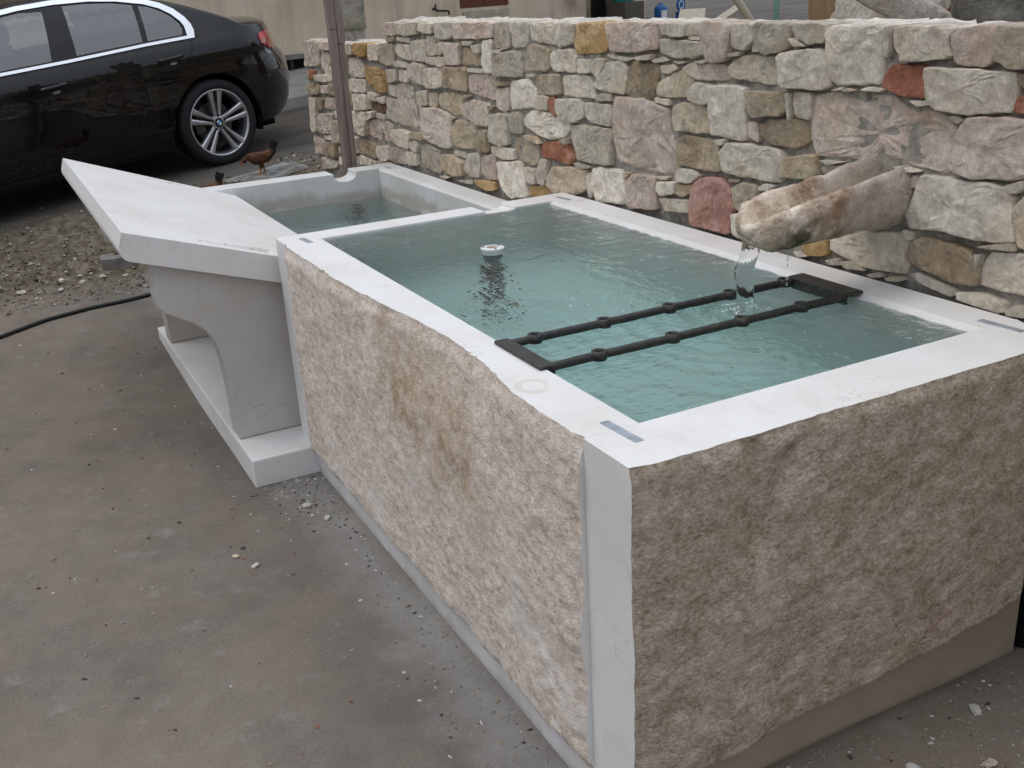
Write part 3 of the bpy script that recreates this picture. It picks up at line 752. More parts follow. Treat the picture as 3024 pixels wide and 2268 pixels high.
# ------------------------------------------------------------------ dry-laid stone wall behind the trough
# outline of every stone on the wall's face, as (y, z) in millimetres, after a colour letter
STONES = """
g 1184,1479 1035,1478 1028,1407 1133,1384 1161,1400 1182,1428
g 1017,1480 884,1479 874,1428 943,1420 995,1442
w 1023,1436 994,1432 947,1416 998,1413
W 864,1471 673,1478 671,1326 842,1314 871,1444
g 668,1472 643,1473 646,1396 663,1398
g 639,1472 479,1475 446,1399 601,1385 610,1409 632,1424
p 461,1468 330,1477 318,1398 345,1382 438,1385
g 323,1476 202,1477 189,1387 274,1379 312,1401
w 1070,1392 881,1413 852,1313 890,1298 1054,1297
g 1307,1341 1257,1380 1081,1382 1074,1336 1093,1296 1291,1312
r 656,1349 634,1376 533,1380 513,1356 510,1300 548,1298 605,1302 658,1321
w 509,1375 437,1374 267,1374 260,1362 256,1285 388,1267 471,1274 504,1293 514,1350
b 258,1370 190,1376 184,1334 229,1336 257,1354
r 255,1299 246,1322 183,1326 176,1280 247,1283
w 855,1298 804,1313 808,1302
w 803,1299 786,1310 762,1305 771,1300
w 744,1306 714,1316 657,1313 669,1305
t 1219,1276 1032,1282 1026,1230 1055,1211 1178,1199 1212,1234
g 1026,1281 1011,1282 1006,1206 1016,1205
w 1008,1285 929,1287 928,1209 991,1215
P 923,1279 831,1293 756,1286 694,1298 625,1294 593,1268 509,1269 461,1257 424,1236 420,1133 449,1117 558,1123 580,1133 631,1130 658,1142 697,1126 727,1114 827,1115 891,1114 925,1153 932,1223
w 567,1290 507,1293 499,1283 537,1277
w 446,1258 416,1264 390,1255 414,1243
b 1148,1176 1104,1198 944,1210 929,1146 990,1120 1095,1125 1141,1147
p 1208,1182 1156,1186 1150,1125 1200,1133
P 387,1262 323,1267 171,1269 153,1144 236,1128 350,1116 408,1129 424,1151 417,1204
w 1337,1069 1297,1108 1158,1115 1050,1113 1037,1091 1050,1009 1326,1010
t 1029,1092 901,1113 878,1063 891,1041 1042,1031
w 875,1102 788,1105 835,1092
w 876,1077 855,1090 759,1099 786,1081 863,1065
w 603,1114 566,1120 515,1112 564,1104
w 545,1079 539,1099 518,1099 523,1072 543,1063
W 514,1102 445,1107 245,1109 229,1084 209,987 265,970 429,970 534,960 546,995 520,1069
g 245,1114 204,1131 195,1116 208,1100 231,1098
w 217,1063 188,1101 136,1098 119,978 170,968 196,974 215,1034
t 308,953 206,983 199,960 259,954
b 520,925 481,944 334,940 297,900 296,856 385,844 514,863 538,888
w 832,871 702,917 554,944 536,922 536,845 547,828 705,818 824,840
w 552,952 518,950 521,929 547,924
o 951,835 845,869 826,826 918,803
w 966,812 912,806 945,797
g 834,810 791,824 774,806 820,799
g 766,819 730,827 670,812 746,805
g 657,806 624,818 606,808 645,800
g 595,811 542,822 535,812 583,804
w 526,830 491,844 368,827 361,813 384,801 482,814
w 353,823 289,838 215,827 208,805 229,798 350,803
g 204,810 185,827 115,840 111,811 152,804 203,799
W 286,922 266,945 121,966 106,861 154,856 291,853 297,888
g 310,933 288,937 293,908 301,899
g 2801,1471 2639,1471 2641,1400 2683,1370 2780,1365
w 2628,1467 2405,1475 2397,1386 2514,1388 2625,1401
w 2395,1470 2270,1473 2280,1394 2378,1377 2396,1405
o 2261,1469 2029,1473 2020,1382 2051,1366 2250,1353 2281,1389
p 2017,1471 1913,1477 1692,1475 1685,1427 1692,1390 1767,1384 1837,1372 1991,1374 2018,1434
w 1681,1471 1631,1475 1627,1436 1670,1435
w 1624,1473 1551,1475 1544,1431 1620,1432
w 1544,1475 1445,1476 1448,1438 1537,1433
w 1517,1432 1444,1436 1441,1421 1510,1423
g 1677,1423 1450,1417 1431,1397 1437,1378 1496,1362 1606,1363 1678,1378
p 1435,1480 1314,1479 1307,1363 1398,1354 1424,1386 1438,1435
g 1302,1473 1191,1478 1186,1425 1228,1395 1294,1404
w 1200,1414 1177,1421 1159,1395 1202,1392
t 1299,1386 1240,1393 1251,1380 1293,1376
g 2969,1304 2865,1347 2719,1354 2699,1282 2717,1246 2971,1238
t 2666,1375 2605,1384 2464,1370 2466,1288 2503,1279 2688,1271 2694,1324
w 2445,1352 2394,1367 2277,1373 2256,1339 2259,1285 2431,1283 2459,1318
w 2247,1335 2150,1338 2148,1288 2245,1284
w 2141,1325 2105,1344 2044,1342 2049,1319 2100,1272 2143,1288
w 2035,1333 1942,1343 1894,1317 1895,1282 1905,1223 2049,1227 2137,1234 2100,1272 2045,1311
b 1870,1318 1853,1342 1693,1337 1693,1304 1732,1215 1801,1208 1897,1217 1896,1265
w 2034,1360 1975,1359 1837,1353 1894,1340 2001,1347
w 1822,1358 1722,1371 1730,1352 1806,1348
w 1734,1350 1663,1364 1627,1353 1708,1341
w 1613,1352 1530,1351 1578,1342
w 1483,1355 1437,1361 1417,1358 1436,1349
w 1686,1333 1606,1341 1581,1326 1635,1307 1678,1309
t 1697,1271 1664,1293 1564,1324 1509,1309 1502,1286 1522,1237 1650,1228 1698,1234
p 1554,1331 1503,1348 1347,1352 1309,1326 1312,1303 1409,1296 1489,1298 1543,1319
w 1509,1261 1482,1287 1396,1285 1400,1225 1434,1219 1508,1229
W 1396,1276 1346,1288 1224,1285 1216,1245 1209,1129 1248,1117 1393,1127 1401,1189
W 2836,1224 2648,1240 2598,1192 2604,1128 2837,1098
t 2581,1244 2536,1266 2387,1273 2383,1191 2571,1181
w 2372,1268 2162,1278 2124,1225 2122,1193 2223,1191 2373,1191
w 2103,1204 2058,1216 1998,1215 1994,1193 2095,1188
w 2583,1168 2544,1181 2476,1175 2481,1122 2582,1122
r 2471,1173 2428,1181 2410,1103 2456,1117
w 2420,1174 2242,1185 2220,1168 2204,1117 2277,1089 2386,1090 2424,1129
w 2205,1174 1999,1179 1992,1134 2011,1096 2145,1098 2190,1118
P 1972,1207 1906,1212 1778,1211 1635,1192 1628,1109 1599,1044 1595,963 1666,958 1847,958 1964,971 1996,1047 1997,1115
w 1717,1224 1628,1224 1628,1201 1713,1207
t 1621,1197 1564,1218 1474,1220 1404,1209 1406,1129 1473,1121 1606,1119 1624,1164
g 2862,1076 2763,1094 2724,1061 2731,1000 2849,996
W 2723,1065 2650,1107 2456,1117 2346,1091 2329,1058 2382,1018 2476,999 2604,1012 2720,1038
g 2317,1076 2173,1086 2007,1087 2010,956 2035,946 2163,943 2278,940 2317,1015
t 2827,975 2685,994 2592,966 2606,886 2652,872 2827,882
r 2576,963 2541,987 2342,1005 2297,947 2319,915 2420,918 2569,922
t 2707,1000 2605,1002 2564,974 2664,980
t 2382,1011 2326,1026 2328,996
b 1588,1091 1542,1108 1406,1109 1344,1096 1345,1011 1371,1006 1585,1003 1592,1045
w 1360,1112 1310,1119 1315,1099 1341,1097
W 3009,846 2774,874 2724,798 2703,725 2872,693 3005,760
w 2735,854 2614,863 2615,793 2707,792
w 2605,843 2571,906 2516,912 2511,844 2548,797 2603,800
t 2512,839 2454,893 2202,914 2203,825 2268,795 2464,777 2515,807
g 2288,928 2163,930 2164,919 2241,909
w 2194,890 2160,904 2156,801 2185,795
W 2145,921 2089,935 1940,937 1908,866 1918,808 2115,793 2154,846
t 1931,933 1872,938 1907,911
w 1920,893 1894,906 1899,877
p 1890,906 1848,937 1712,943 1701,878 1706,823 1884,804 1895,859
w 1704,946 1629,954 1644,941 1689,937
w 1595,967 1563,991 1485,998 1444,982 1492,949 1584,947
w 1693,928 1592,942 1592,898 1667,883 1693,901
b 1584,930 1492,947 1484,922 1541,895 1584,899
R 1480,945 1429,975 1339,990 1282,952 1260,899 1277,809 1384,806 1487,810
t 1274,963 1221,988 1153,990 1141,967 1150,917 1233,899 1256,905
t 1302,989 1236,998 1244,987 1290,981
g 1678,872 1484,892 1477,851 1652,827
w 1267,878 1232,889 1163,875 1160,805 1261,807
w 1137,987 1106,1003 1066,1001 1093,982 1133,976
p 4295,1461 4122,1462 4139,1395 4302,1392
w 4112,1458 3821,1467 3845,1407 3963,1398 4125,1407
w 3802,1460 3632,1465 3653,1413 3752,1412 3819,1430
w 3613,1465 3400,1469 3403,1403 3488,1387 3609,1392
p 3388,1438 3295,1466 2976,1472 2994,1403 3106,1398 3387,1392
g 2961,1468 2805,1472 2810,1374 2849,1354 2969,1364
b 4292,1384 4163,1390 4194,1362 4299,1360
w 4140,1391 3966,1386 3972,1359 4146,1371
w 4174,1350 3963,1351 3983,1269 4123,1284 4196,1310
w 3948,1371 3749,1382 3753,1273 3972,1269
w 3739,1397 3636,1403 3636,1311 3716,1304 3750,1330
w 3615,1363 3509,1376 3509,1329 3569,1309 3625,1318
p 3491,1373 3347,1369 3347,1270 3474,1268 3504,1307
w 3738,1296 3508,1304 3512,1263 3571,1254 3743,1270
b 3315,1355 3130,1346 3102,1320 3116,1279 3338,1274
w 3347,1369 3302,1380 3317,1359
w 3284,1384 3173,1386 3210,1365 3278,1367
w 3202,1366 3102,1373 3100,1334 3164,1339
W 3083,1388 2988,1393 2993,1304 2985,1250 3064,1247 3092,1300
g 2970,1351 2863,1360 2896,1340 2964,1341
w 4209,1261 4018,1259 4025,1231 4205,1232
w 4011,1244 3911,1260 3777,1253 3800,1152 3913,1158 4016,1180
w 3770,1238 3551,1254 3554,1165 3631,1146 3752,1139 3792,1160
b 3523,1256 3279,1262 3289,1151 3423,1151 3542,1159
g 4329,1211 4187,1213 4191,1155 4325,1136
w 4163,1218 4028,1219 4033,1155 4157,1153
w 3271,1259 3094,1263 3114,1243 3265,1243
p 3267,1231 3001,1243 2978,1183 2989,1128 3131,1133 3280,1152
b 2975,1211 2843,1224 2853,1202 2977,1196
p 2971,1184 2847,1194 2855,1097 2899,1084 2974,1102
w 2674,1257 2597,1263 2606,1247
o 4733,1216 4355,1201 4363,1087 4491,1071 4688,1103 4723,1163
w 4641,1340 4460,1348 4464,1252 4643,1250 4654,1297
t 4448,1348 4207,1354 4226,1240 4323,1232 4459,1252
o 4828,1340 4651,1348 4668,1270 4772,1263 4844,1291
g 4984,1337 4842,1340 4864,1273 4993,1269
w 4985,1251 4788,1253 4739,1198 4728,1145 4923,1141 5002,1160
w 4984,1128 4731,1136 4730,1056 4981,1050
w 4339,1131 4233,1128 4251,1060 4341,1080
P 4221,1129 4068,1149 3900,1123 3928,912 4039,902 4239,926 4248,1027
w 3891,1115 3764,1131 3781,1052 3897,1043
t 3757,1116 3645,1126 3660,1052 3761,1049
t 3637,1119 3424,1143 3347,1119 3369,1029 3483,1024 3630,1055
p 3347,1090 3217,1116 3069,1109 3068,1004 3203,996 3350,1031
b 3327,1135 3232,1133 3322,1113
g 3051,1061 2869,1082 2871,946 2919,927 3045,935 3062,990
b 3054,1102 2973,1107 3008,1086 3056,1085
P 3880,1029 3691,1046 3538,1031 3498,996 3524,856 3632,848 3893,874
t 3523,1013 3429,1017 3499,992
t 3496,959 3431,1006 3236,1004 3234,960 3260,876 3437,869 3505,889
b 3228,968 3078,989 3086,881 3188,873 3245,893
d 4678,1006 4434,1010 4449,957 4690,969
w 4699,1067 4545,1059 4557,1019 4697,1032
w 4525,1043 4395,1060 4420,1015 4507,1018
g 4385,1052 4253,1052 4246,943 4290,913 4414,946
w 4955,1043 4732,1047 4706,959 4961,940
w 4979,930 4601,958 4640,915 4756,901 4789,797 4983,788
w 4590,950 4450,952 4459,921 4587,919
p 4740,893 4509,921 4341,900 4380,800 4574,786 4766,808
w 4324,876 4201,891 4066,882 4100,791 4227,790 4340,813
t 4062,883 3898,902 3897,857 4050,855
w 4079,831 3986,849 3967,817 3990,781 4078,789
g 3951,827 3837,843 3657,826 3692,701 3826,701 3981,707
b 4966,751 4902,772 4621,758 4660,671 4797,665 4962,675
w 4610,750 4450,771 4449,686 4584,661 4624,703
p 4415,766 4158,784 4170,693 4328,678 4436,688
w 4138,774 4002,780 3996,709 4135,692
t 3650,811 3502,823 3385,802 3397,731 3523,711 3664,737
w 3488,848 3358,851 3354,821 3483,826
w 3336,846 3192,869 3211,748 3297,737 3380,757 3361,805
p 3182,855 3021,881 3025,758 3105,747 3195,772
w 3073,911 2951,927 2828,923 2834,874 2959,866 3069,882
o 3281,724 3039,748 3037,705 3148,689 3267,703
w 4982,658 4746,652 4755,622 4988,594
p 4718,655 4585,657 4451,677 4459,649 4728,621
w 3468,699 3299,721 3303,698 3414,690
w 3673,696 3543,705 3605,687
o 2690,775 2582,793 2474,785 2573,744 2688,730
w 5899,1332 5550,1344 5599,1182 5940,1159
p 5521,1335 5264,1340 5270,1284 5505,1292
w 5531,1267 5244,1271 5277,1100 5489,1084 5590,1163
b 5910,1144 5803,1144 5811,1083 5921,1077
r 5778,1145 5697,1148 5723,1087 5794,1084
w 5692,1119 5505,1127 5491,1079 5692,1079
b 5916,1046 5631,1062 5660,990 5930,973
p 5618,1052 5449,1062 5470,1006 5638,1001
b 5431,1068 5239,1078 5250,1006 5456,1002
w 5902,954 5756,963 5806,731 5910,721
b 5738,964 5584,969 5632,890 5753,886
p 5564,976 5241,987 5243,939 5363,910 5576,905
w 5743,851 5436,885 5481,740 5767,724
w 5406,897 5227,940 5258,855 5381,860
p 5429,836 5231,842 5246,713 5447,683 5464,742
p 5919,699 5699,678 5720,581 5923,559
b 5667,671 5416,696 5452,580 5684,585
w 5404,667 5211,682 5227,636 5403,626
w 5765,555 5621,571 5427,562 5476,515 5764,469
w 5381,598 5215,627 5233,575 5367,549
w 5682,719 5478,729 5505,700 5677,689
g 5245,1243 4974,1324 5005,1233 5074,1119 5258,1110
t 5258,1091 4992,1105 5014,955 5224,950
w 5219,921 4994,928 5009,795 5206,786
p 5213,766 4989,768 4995,661 5214,647
w 5209,628 4992,652 5003,583 5228,556
"""
WX = CW + 0.004              # mean face of the wall
wall = thing('stone_wall', 'long wall of irregular pale and brown stones behind the troughs', 'wall')

def chaikin(P):
    out = []
    n = len(P)
    for i in range(n):
        a, b = P[i], P[(i + 1) % n]
        out.append((a[0] * 0.90 + b[0] * 0.10, a[1] * 0.90 + b[1] * 0.10))
        out.append((a[0] * 0.10 + b[0] * 0.90, a[1] * 0.10 + b[1] * 0.90))
    return out

def facet(y, z, idx, size):
    """chiselled planes: the highest of a few tilted flats"""
    k = 1.0 / max(size, 0.03)
    v = -9.0
    for q in range(4):
        a = (idx * 2.399 + q * 1.71) % 6.283
        o = 0.35 * math.sin(idx * 7.1 + q * 3.3)
        v = max(v, 0.55 * math.sin((math.cos(a) * y + math.sin(a) * z) * k * 2.2 + idx + q) + o)
    return v

def make_stone(poly, code, idx, depth=0.13, prx=None, mapf=None, name='stone', parent=None, flip=1, shrink=0.994):
    n = len(poly)
    cy = sum(q[0] for q in poly) / n; cz = sum(q[1] for q in poly) / n
    P = chaikin(poly)
    # resample long edges so that they can be uneven
    Q = []
    size = math.sqrt(max(1e-6, (max(q[0] for q in P) - min(q[0] for q in P)) * (max(q[1] for q in P) - min(q[1] for q in P))))
    step = max(0.014, size * 0.16)
    for i in range(len(P)):
        a, b = P[i], P[(i + 1) % len(P)]
        L = math.hypot(b[0] - a[0], b[1] - a[1])
        k = max(1, int(round(L / step)))
        for j in range(k):
            t = j / k
            Q.append((a[0] + (b[0] - a[0]) * t, a[1] + (b[1] - a[1]) * t))
    amp = min(0.006, size * 0.035)
    R2 = []
    for (y, z) in Q:
        d = amp * fbm(y * 30, z * 30, idx * 3.7, 3)
        l = math.hypot(y - cy, z - cz) + 1e-6
        R2.append((cy + (y - cy) * (shrink + d / l * 1.0), cz + (z - cz) * (shrink + d / l * 1.0)))
    m = len(R2)
    bul = min(0.019, 0.006 + size * 0.055)          # how far the face stands out
    x0 = (prx if prx is not None else random.uniform(-0.008, 0.014))
    tilt = (random.uniform(-0.06, 0.06), random.uniform(-0.05, 0.05))
    rings = [(1.03, depth), (1.040, bul * 0.70), (1.026, bul * 0.25), (0.975, bul * 0.05), (0.86, 0.0), (0.66, 0.0), (0.42, 0.0), (0.20, 0.0)]
    V = []
    for s, x in rings:
        for (y, z) in R2:
            yy = cy + (y - cy) * s; zz = cz + (z - cz) * s
            xx = x
            if s < 1.0 or x < depth:
                a = min(0.017, 0.25 * bul + size * 0.030)
                xx += facet(yy, zz, idx, size) * a * 1.5 + 0.7 * a * fbm(yy * 22 + idx, zz * 22, idx * 1.3, 4)
                xx += (yy - cy) * tilt[0] + (zz - cz) * tilt[1]
            V.append((WX + x0 + xx, yy, zz))
    a = min(0.017, 0.25 * bul + size * 0.030)
    V.append((WX + x0 + facet(cy, cz, idx, size) * a * 1.5 + 0.7 * a * fbm(cy * 22 + idx, cz * 22, idx * 1.3, 4), cy, cz))
    F = []
    for r in range(len(rings) - 1):
        for i in range(m):
            j = (i + 1) % m
            F.append((r * m + i, r * m + j, (r + 1) * m + j, (r + 1) * m + i))
    c = len(V) - 1
    b = (len(rings) - 1) * m
    for i in range(m):
        F.append((b + i, b + (i + 1) % m, c))
    # orientation: face normals towards -x
    area = sum(R2[i][0] * R2[(i + 1) % m][1] - R2[(i + 1) % m][0] * R2[i][1] for i in range(m))
    if area > 0:
        F = [f[::-1] for f in F]
    if mapf:
        V = [mapf(v) for v in V]
    o = obj(name, V, F, STONE[code], parent or wall, smooth=False)
    return o

stone_polys = []
for line in STONES.strip().splitlines():
    t = line.split()
    poly = [tuple(int(v) / 1000.0 for v in q.split(',')) for q in t[1:]]
    stone_polys.append((t[0], poly))
idx = 0
for code, poly in stone_polys:
    ymax = max(q[0] for q in poly)
    make_stone(poly, code, idx, depth=0.30 if ymax > 5.72 else 0.12)
    idx += 1

# courses of the wall's near end, to the right of the photograph
codes = 'wwwgptwbpwgt'
rng = random.Random(11)
z = -0.14
while z < 1.44:
    h = rng.uniform(0.10, 0.19)
    if z + h > 1.40: h = 1.478 - z
    y = 0.165 + rng.uniform(-0.01, 0.01)
    if z < 0.70: y = 0.30
    while y > -1.15:
        w = rng.uniform(0.12, 0.30)
        a = [(y, z + 0.006), (y - w + 0.012, z + 0.006 + rng.uniform(0, .02)), (y - w + 0.012, z + h - 0.008), (y - w * 0.5, z + h - rng.uniform(0, 0.015)), (y - 0.004, z + h - 0.006)]
        if not (0.55 < z + h / 2 < 0.80 and y > 0.12):
            make_stone(a, rng.choice(codes), idx, depth=0.12); idx += 1
        y -= w
    z += h

# mortar core and rough top
def wall_top(y):
    return 1.472 if y < 4.33 else 1.338
cy_ = list(np.arange(-1.2, 5.93, 0.05))
cv, cf = [], []
prof_n = 14
for y in cy_:
    tz = wall_top(y) - 0.012
    if y > 4.30 and y < 4.36: tz = 1.338 - 0.012 if y > 4.33 else 1.46
    col = []
    for k in range(8):
        zz = -0.20 + (tz + 0.20) * k / 7.0
        col.append((WX + 0.030 + 0.010 * fbm(y * 14, zz * 14, 2, 4), zz))
    for k in range(1, 6):
        xx = WX + 0.05 + 0.22 * k / 5.0
        col.append((xx, tz + 0.002 + 0.008 * fbm(xx * 11, y * 11, 7, 4)))
    col.append((WX + 0.28, -0.2))
    for (x, zz) in col:
        cv.append((x, y, zz))
m = 14
for j in range(len(cy_) - 1):
    for k in range(m - 1):
        cf.append((j * m + k, j * m + k + 1, (j + 1) * m + k + 1, (j + 1) * m + k))
cf.append(tuple(range(m))); cf.append(tuple(range(len(cv) - 1, len(cv) - 1 - m, -1)))
obj('mortar_core', cv, [f[::-1] for f in cf], MORTAR, wall, smooth=True)

# flat stones bedded on top of the wall
rng = random.Random(5)
def top_slab(y0, y1, x0, x1, zt, k):
    n = 7
    V, F = [], []
    for j in range(n + 1):
        for i in range(n + 1):
            u, v = i / n, j / n
            edge = min(u, 1 - u, v, 1 - v)
            x = x0 + (x1 - x0) * u + 0.010 * mnoise.noise(Vector((v * 5, k * 1.7, 0)))
            y = y0 + (y1 - y0) * v + 0.012 * mnoise.noise(Vector((u * 4, k * 2.3, 4)))
            z = zt + 0.010 * fbm(x * 14, y * 14, k, 4) - (0.05 if edge < 1e-6 else 0.0)
            V.append((x, y, z))
    for j in range(n):
        for i in range(n):
            a = j * (n + 1) + i
            F.append((a, a + 1, a + n + 2, a + n + 1))
    return obj('top_stone', V, F, CAPM, wall, smooth=True)
k = 0
for (ya, yb, zt) in ((-1.15, 4.30, 1.473), (4.34, 5.88, 1.338)):
    for (x0, x1) in ((WX + 0.050, WX + 0.15), (WX + 0.155, WX + 0.275)):
        y = ya
        while y < yb - 0.05:
            w = min(rng.uniform(0.14, 0.30), yb - y)
            top_slab(y + 0.003, y + w - 0.003, x0 + rng.uniform(-0.004, 0.008), x1, zt + rng.uniform(-0.006, 0.006), k)
            k += 1
            y += w

# ------------------------------------------------------------------ upper trough (full of water)
WF, WN, WB, WD = 0.140, 0.168, 0.142, 0.125
JY = CL - WD                         # joint between front slab and dividing slab
upper = thing('stone_trough', 'upper limestone trough full of water, rough split faces under a sawn white rim', 'trough')

def rough_x(y, z):
    """outer face of the front slab"""
    top = sstep(0.50, 0.80, z)
    inward = 0.050 * math.exp(-((y - 0.90) / 0.42) ** 2) * top
    nib = 0.007 * fbm(y * 7, z * 7, 1.0, 5) + 0.0035 * fbm(y * 40, z * 40, 6.0, 4)
    edge = 0.012 * (1 - sstep(0.0, 0.05, abs(z - RZT))) + 0.008 * (1 - sstep(0.0, 0.04, y - (WN + 0.004))) + 0.012 * (1 - sstep(0.0, 0.05, JY - y))
    return -0.022 + inward + nib + edge

def front_slab():
    y0, y1 = WN + 0.0004, JY - 0.0004
    ny, nz = 205, 82
    YS = [y0 + (y1 - y0) * i / ny for i in range(ny + 1)]
    V, F, MI = [], [], []
    def zb(y): return -0.012 + 0.014 * fbm(y * 4, 3.3, 0, 4)
    for y in YS:
        b = zb(y)
        for k in range(nz + 1):
            z = b + (RZT - b) * k / nz
            x = rough_x(y, z)
            if k < 3: x += (3 - k) * 0.006
            V.append((min(x, 0.055), y, z))
    M1 = nz + 1
    for i in range(ny):
        for k in range(nz):
            F.append((i * M1 + k, i * M1 + k + 1, (i + 1) * M1 + k + 1, (i + 1) * M1 + k)); MI.append(1)
    def strip(rows, mi):
        """rows of points running along YS, joined"""
        b = len(V)
        for r in rows:
            for q in r: V.append(q)
        n = ny + 1
        for r in range(len(rows) - 1):
            for i in range(ny):
                F.append((b + r * n + i, b + r * n + i + 1, b + (r + 1) * n + i + 1, b + (r + 1) * n + i)); MI.append(mi)
    toprow = [V[i * M1 + nz] for i in range(ny + 1)]
    strip([[(q[0], q[1], RZT) for q in toprow], [(WF - 0.010, y, RZT) for y in YS]], 0)
    strip([[(WF - 0.010, y, RZT) for y in YS], [(WF, y, RZT - 0.010) for y in YS]], 0)
    strip([[(WF, y, RZT - 0.010) for y in YS], [(WF, y, 0.5) for y in YS], [(WF, y, 0.0) for y in YS]], 2)
    botrow = [V[i * M1] for i in range(ny + 1)]
    strip([[(0.006, q[1], q[2] + 0.004) for q in botrow], list(botrow)], 1)
    strip([[(0.006, y, GZ - 0.03) for y in YS], [(0.006, q[1], q[2] + 0.004) for q in botrow]], 3)
    # the two ends
    for i, y in ((0, y0), (ny, y1)):
        b = len(V)
        for k in range(nz + 1):
            V.append(V[i * M1 + k])
        for k in range(nz + 1):
            V.append((0.03, y, V[i * M1 + k][2]))
        for k in range(nz):
            q = (b + k, b + k + 1, b + M1 + k + 1, b + M1 + k)
            F.append(q if i else q[::-1]); MI.append(0)
    return obj('front_slab', V, F, [SAWN, ROUGH_F, WET1, MARGIN], upper, smooth=False, mat_idx=MI)
fs = front_slab()
fs.data.polygons.foreach_set('use_smooth', [p.material_index == 1 for p in fs.data.polygons])

def end_slab():
    """near end: rough outer face (towards -y), sawn ends"""
    nxn, nz = 150, 92
    def fy(x, z):
        diag = (x * 0.88 + z * 0.47); perp = (-x * 0.47 + z * 0.88)
        r = 0.009 * fbm(diag * 3.0, perp * 6.0, 4.0, 6) + 0.0022 * fbm(diag * 24, perp * 34, 8.0, 5)
        bulge = 0.010 * math.sin(math.pi * min(1, max(0, x / CW))) * math.sin(math.pi * min(1, max(0.08, z / RZT)))
        gouge = 0.013 * math.exp(-(((x - 0.27) - (0.74 - z) * 0.16 - 0.02 * mnoise.noise(Vector((z * 9, 2, 2)))) / 0.022) ** 2) * sstep(0.52, 0.62, z) * (1 - sstep(0.77, 0.80, z))
        gouge += 0.014 * math.exp(-(((x - 0.36) + (0.70 - z) * 0.5) / 0.03) ** 2) * sstep(0.5, 0.58, z) * (1 - sstep(0.74, 0.79, z))
        e = 0.014 * (1 - sstep(0.0, 0.05, x)) + 0.010 * (1 - sstep(0.0, 0.03, RZT - z)) + 0.05 * (1 - sstep(0, 0.05, 1.19 - x))
        return -0.012 - bulge + r + gouge + e
    def zb(x): return 0.005 + 0.085 * x + 0.007 * fbm(x * 5, 1.1, 0, 4)
    X1 = 1.19
    XS = [X1 * i / nxn for i in range(nxn + 1)]
    V, F, MI = [], [], []
    for x in XS:
        b = zb(x)
        for k in range(nz + 1):
            z = b + (RZT - b) * k / nz
            y = fy(x, z)
            if k < 4: y += (4 - k) * 0.008
            if x == 0.0: y = max(min(y, 0.020), -0.01)
            V.append((x, min(y, 0.035), z))
    M1 = nz + 1
    for i in range(nxn):
        for k in range(nz):
            F.append((i * M1 + k, (i + 1) * M1 + k, (i + 1) * M1 + k + 1, i * M1 + k + 1)); MI.append(1)
    n = nxn + 1
    def strip(rows, mi):
        b = len(V)
        for r in rows:
            for q in r: V.append(q)
        for r in range(len(rows) - 1):
            for i in range(nxn):
                F.append((b + r * n + i, b + r * n + i + 1, b + (r + 1) * n + i + 1, b + (r + 1) * n + i)); MI.append(mi)
    toprow = [V[i * M1 + nz] for i in range(n)]
    x_in0, x_in1 = WF, CW - WB
    XE = [CW * i / nxn for i in range(n)]
    strip([[(q[0], q[1], RZT) for q in toprow], [(xe, WN, RZT) for xe in XE]], 0)
    strip([[(xe, WN, RZT) for xe in XE], [(xe, WN, 0.0) for xe in XE]], 2)
    botrow = [V[i * M1] for i in range(n)]
    strip([[(q[0], 0.022, q[2] + 0.004) for q in botrow], list(botrow)][::-1], 1)
    strip([[(q[0], 0.022, GZ - 0.03) for q in botrow], [(q[0], 0.022, q[2] + 0.004) for q in botrow]], 3)
    # sawn left end (the smooth upright strip at the corner)
    b = len(V)
    for k in range(nz + 1):
        V.append(V[k])
    for k in range(nz + 1):
        V.append((0.0, WN, V[k][2]))
    for k in range(nz):
        F.append((b + k, b + k + 1, b + M1 + k + 1, b + M1 + k)); MI.append(0)
    b = len(V)
    V.extend([(0.0, 0.022, GZ - 0.03), (0.0, WN, GZ - 0.03), (0.0, WN, V[0][2]), (0.0, 0.022, V[0][2])])
    F.append((b, b + 1, b + 2, b + 3)); MI.append(0)
    # right end
    b = len(V)
    for k in range(nz + 1): V.append(V[nxn * M1 + k])
    for k in range(nz + 1): V.append((X1, WN, V[nxn * M1 + k][2]))
    for k in range(nz):
        F.append((b + k, b + M1 + k, b + M1 + k + 1, b + k + 1)); MI.append(1)
    b = len(V)
    V.extend([(X1, 0.022, GZ - 0.03), (X1, WN, GZ - 0.03), (X1, WN, V[nxn * M1][2]), (X1, 0.022, V[nxn * M1][2])])
    F.append((b, b + 3, b + 2, b + 1)); MI.append(3)
    return obj('end_slab', V, F, [SAWN, ROUGH_E, WET1, MARGIN_E], upper, mat_idx=MI)
es = end_slab()
bmf = bmesh.new(); bmf.from_mesh(es.data)
bmesh.ops.recalc_face_normals(bmf, faces=bmf.faces[:]); bmf.to_mesh(es.data); bmf.free()
es.data.polygons.foreach_set('use_smooth', [p.material_index == 1 for p in es.data.polygons])

# back slab, with a chamfered inner edge
extrude('back_slab', [(CW - WB, 0.0), (CW - 0.002, 0.0), (CW - 0.002, RZT - 0.0005), (CW - WB + 0.022, RZT - 0.0005), (CW - WB, RZT - 0.013)], 1, WN + 0.0004, JY - 0.0004, SAWN, upper, 0.0)

